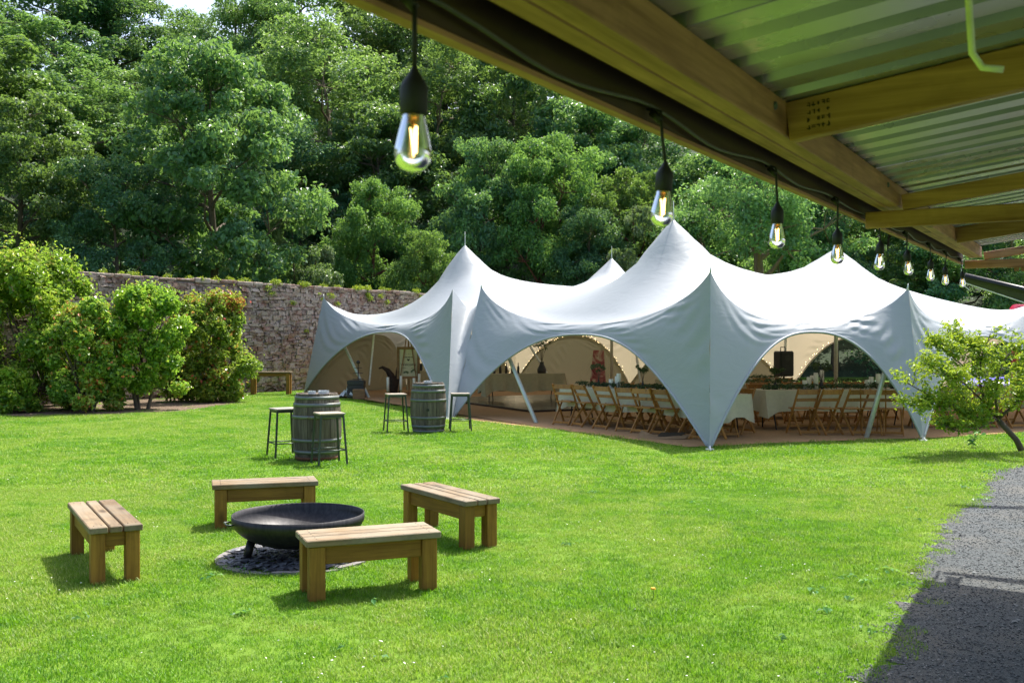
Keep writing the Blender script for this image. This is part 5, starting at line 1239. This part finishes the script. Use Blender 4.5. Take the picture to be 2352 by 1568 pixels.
# ------------------------------------------------------------------ grass
def grass():
    t = NT('grass_blade'); v = t.world(); at = t.n('ShaderNodeAttribute', attribute_name='tint')
    big = t.noise(v, .32, 4, .6); mid = t.noise(v, 1.9, 5, .65); pat = t.noise(v, 5.5, 4, .6)
    lush = t.ramp(at.outputs['Fac'], [(0, (.05, .175, .006)), (.5, (.115, .30, .009)), (1, (.21, .42, .018))])
    deep = t.ramp(at.outputs['Fac'], [(0, (.03, .12, .008)), (.6, (.07, .22, .010)), (1, (.13, .32, .018))])
    dry = t.ramp(at.outputs['Fac'], [(0, (.12, .24, .015)), (.5, (.24, .37, .035)), (.8, (.37, .44, .09)), (1, (.5, .48, .22))])
    lush = t.mix(t.ramp(pat, [(.45, (0, 0, 0)), (.6, (1, 1, 1))]), lush, deep)
    f = t.ramp(t.math('ADD', t.math('MULTIPLY', big, .55), t.math('MULTIPLY', mid, .45)), [(.455, (0, 0, 0)), (.545, (1, 1, 1))])
    c = t.mix(f, lush, dry); p = t.bsdf(c, .5, 0, .35)
    tr = t.n('ShaderNodeBsdfTranslucent'); t.l(t.mix(.4, c, (.30, .54, .015)), tr.inputs[0]); mx = t.n('ShaderNodeMixShader'); mx.inputs[0].default_value = .42
    t.l(p, mx.inputs[1]); t.l(tr.outputs[0], mx.inputs[2]); gm = t.done(mx.outputs[0])
    rng = np.random.default_rng(99); tc = bpy.data.collections.new('grass_tufts')
    def tuft(i, n, rad, hmin, hmax, w):
        a = rng.uniform(0, 6.28, n); rr = rad * np.sqrt(rng.uniform(0, 1, n)); B = np.stack([rr * np.cos(a), rr * np.sin(a), np.full(n, -.004)], 1)
        h = rng.uniform(hmin, hmax, n); d = rng.uniform(0, 6.28, n); lean = rng.uniform(.15, 1.0, n) * h; D = np.stack([np.cos(d), np.sin(d)], 1); S = np.stack([-np.sin(d), np.cos(d)], 1) * (w * rng.uniform(.7, 1.3, n))[:, None]
        V = np.zeros((n, 5, 3)); V[:, 0] = B; V[:, 1] = B; V[:, 0, :2] += S; V[:, 1, :2] -= S
        V[:, 2] = B; V[:, 2, :2] += D * (lean * .35)[:, None] - S * .8; V[:, 2, 2] += h * .62; V[:, 3] = B; V[:, 3, :2] += D * (lean * .35)[:, None] + S * .8; V[:, 3, 2] += h * .62
        V[:, 4] = B; V[:, 4, :2] += D * lean[:, None]; V[:, 4, 2] += h
        b = 5 * np.arange(n)[:, None]; F = np.concatenate([b + np.array([[0, 1, 2]]), b + np.array([[0, 2, 3]]), b + np.array([[3, 2, 4]])])
        me = np_mesh('tuft_%02d' % i, V.reshape(-1, 3), F, gm, tint=np.repeat(rng.uniform(0, 1, n), 5)); o = bpy.data.objects.new('tuft_%02d' % i, me); tc.objects.link(o)
    for i in range(6): tuft(i, 84, .085, .010, .036, .0020)
    for i in range(6, 10): tuft(i, 130, .20, .012, .042, .0042)
    def scatter(y0, y1, step, k0, k1, marg=.6):
        xs = []; Y = y0
        while Y < y1:
            half = .53 * Y + marg; n = int(2 * half / step); X = np.linspace(-half, half, n) + rng.uniform(-.5, .5, n) * step; xs.append(np.stack([X, Y + rng.uniform(-.5, .5, n) * step], 1)); Y += step
        return np.vstack(xs)
    A = scatter(4.2, 11.5, .076, 0, 6); Bf = scatter(11.4, 37.5, .19, 6, 10)
    P = np.vstack([A, Bf]); idx = np.concatenate([rng.integers(0, 6, len(A)), rng.integers(6, 10, len(Bf))])
    d = -(P[:, 0] + 12.3) * .8215 + (P[:, 1] - 27.6) * .57
    edge = rng.uniform(-.16, .16, len(P))
    k = ~inside(PATH_POLY, P[:, 0] + edge, P[:, 1]) & ~inside(MATTING, P[:, 0], P[:, 1]) & ~(inside(BED, P[:, 0], P[:, 1]) & (rng.uniform(0, 1, len(P)) > .06)) & (np.hypot(P[:, 0] - FIRE[0], P[:, 1] - FIRE[1]) > np.where(P[:, 1] < FIRE[1] - .1, .56, .615) + rng.uniform(-.03, .04, len(P))) & (d < -.1)
    for g_, rr in ((GA, .3), (GB_, .3)): k &= np.hypot(P[:, 0] - g_[0], P[:, 1] - g_[1]) > rr
    k &= ~((P[:, 1] > 20) & (P[:, 0] > 12.5))
    P = P[k]; idx = idx[k]; n = len(P)
    me = bpy.data.meshes.new('grass'); me.vertices.add(n); me.vertices.foreach_set('co', np.column_stack([P, np.zeros(n)]).astype(np.float32).ravel())
    a = me.attributes.new('idx', 'INT', 'POINT'); a.data.foreach_set('value', idx.astype(np.int32))
    rot = np.column_stack([np.zeros(n), np.zeros(n), rng.uniform(0, 6.28, n)]).astype(np.float32); a = me.attributes.new('rot', 'FLOAT_VECTOR', 'POINT'); a.data.foreach_set('vector', rot.ravel())
    pat = .85 + .22 * np.sin(P[:, 0] * 1.7 + 1) * np.sin(P[:, 1] * 1.3) + rng.uniform(-.15, .35, n); a = me.attributes.new('scl', 'FLOAT', 'POINT'); a.data.foreach_set('value', np.clip(pat, .45, 1.6).astype(np.float32)); me.update()
    o = link('grass', me); tag(o, 'short mown green grass of the lawn', 'grass', kind='stuff')
    gt = bpy.data.node_groups.new('grass_nodes', 'GeometryNodeTree'); gt.interface.new_socket('Geometry', in_out='INPUT', socket_type='NodeSocketGeometry'); gt.interface.new_socket('Geometry', in_out='OUTPUT', socket_type='NodeSocketGeometry')
    N = gt.nodes; gi = N.new('NodeGroupInput'); go = N.new('NodeGroupOutput'); ci = N.new('GeometryNodeCollectionInfo'); ci.inputs['Collection'].default_value = tc; ci.inputs['Separate Children'].default_value = True; ci.inputs['Reset Children'].default_value = True
    ip = N.new('GeometryNodeInstanceOnPoints'); ip.inputs['Pick Instance'].default_value = True
    def na(nm, ty): q = N.new('GeometryNodeInputNamedAttribute'); q.data_type = ty; q.inputs['Name'].default_value = nm; return q.outputs['Attribute']
    L = gt.links.new; L(gi.outputs[0], ip.inputs['Points']); L(ci.outputs[0], ip.inputs['Instance']); L(na('idx', 'INT'), ip.inputs['Instance Index']); L(na('rot', 'FLOAT_VECTOR'), ip.inputs['Rotation']); L(na('scl', 'FLOAT'), ip.inputs['Scale']); L(ip.outputs[0], go.inputs[0])
    md = o.modifiers.new('grass', 'NODES'); md.node_group = gt
    # daisies and clover heads
    wh = plain('petal_white', (.78, .78, .72), .6); C = []
    for _ in range(95):
        Y = 5 + 22 * rng.uniform() ** 1.4; X = rng.uniform(-.52, .5) * Y
        for _ in range(rng.integers(1, 9)): C.append((X + rng.normal(0, .25), Y + rng.normal(0, .25), rng.uniform(.02, .04)))
    C = np.array(C); k = ~inside(PATH_POLY, C[:, 0] + .1, C[:, 1]) & ~inside(MATTING, C[:, 0], C[:, 1]); C = C[k]
    tag(rocks('daisies', C, rng.uniform(.0035, .0075, len(C)), wh, rng=rng, flat=.5), 'white daisies and clover heads scattered over the lawn', 'daisies', kind='stuff')
    g = gp(1500, 1378); r = thing('dandelion', 'single yellow dandelion on the dry part of the lawn', 'flower', tuple(g)); m = MB(); m.tube([(0, 0, 0), (.005, 0, .07)], .0025, 5); m.part('stem', M['leaf_bright'], r); MB().lathe([(.001, .068), (.018, .074), (.014, .084), (.001, .088)], 12).part('flower_head', plain('dandelion_yellow', (.75, .42, .01), .7), r)
    # broad-leaved weeds, mostly along the path edge
    CC = []
    for q in PE[::4]:
        if q[1] > 4.6 and rng.uniform() < .6: CC.append(np.array((q[0] - abs(rng.normal(0, .25)) - .02, q[1] + rng.normal(0, .1), .02)))
    for _ in range(22): Y = rng.uniform(5, 12); CC.append(np.array((rng.uniform(-.45, .35) * Y, Y, .015)))
    P2, N2, S2, T2 = clump_leaves(CC, rng.uniform(.04, .09, len(CC)), 8, rng, .3, .9, .04, .2); P2[:, 2] = np.clip(P2[:, 2], .02, .045)
    tag(link('broadleaf_weeds', leaf_mesh('broadleaf_weeds', P2, N2, S2, rng, M['leaf_bright'], T2)), 'broad-leaved weeds in the lawn and along the gravel edge', 'weeds', kind='stuff')
grass()
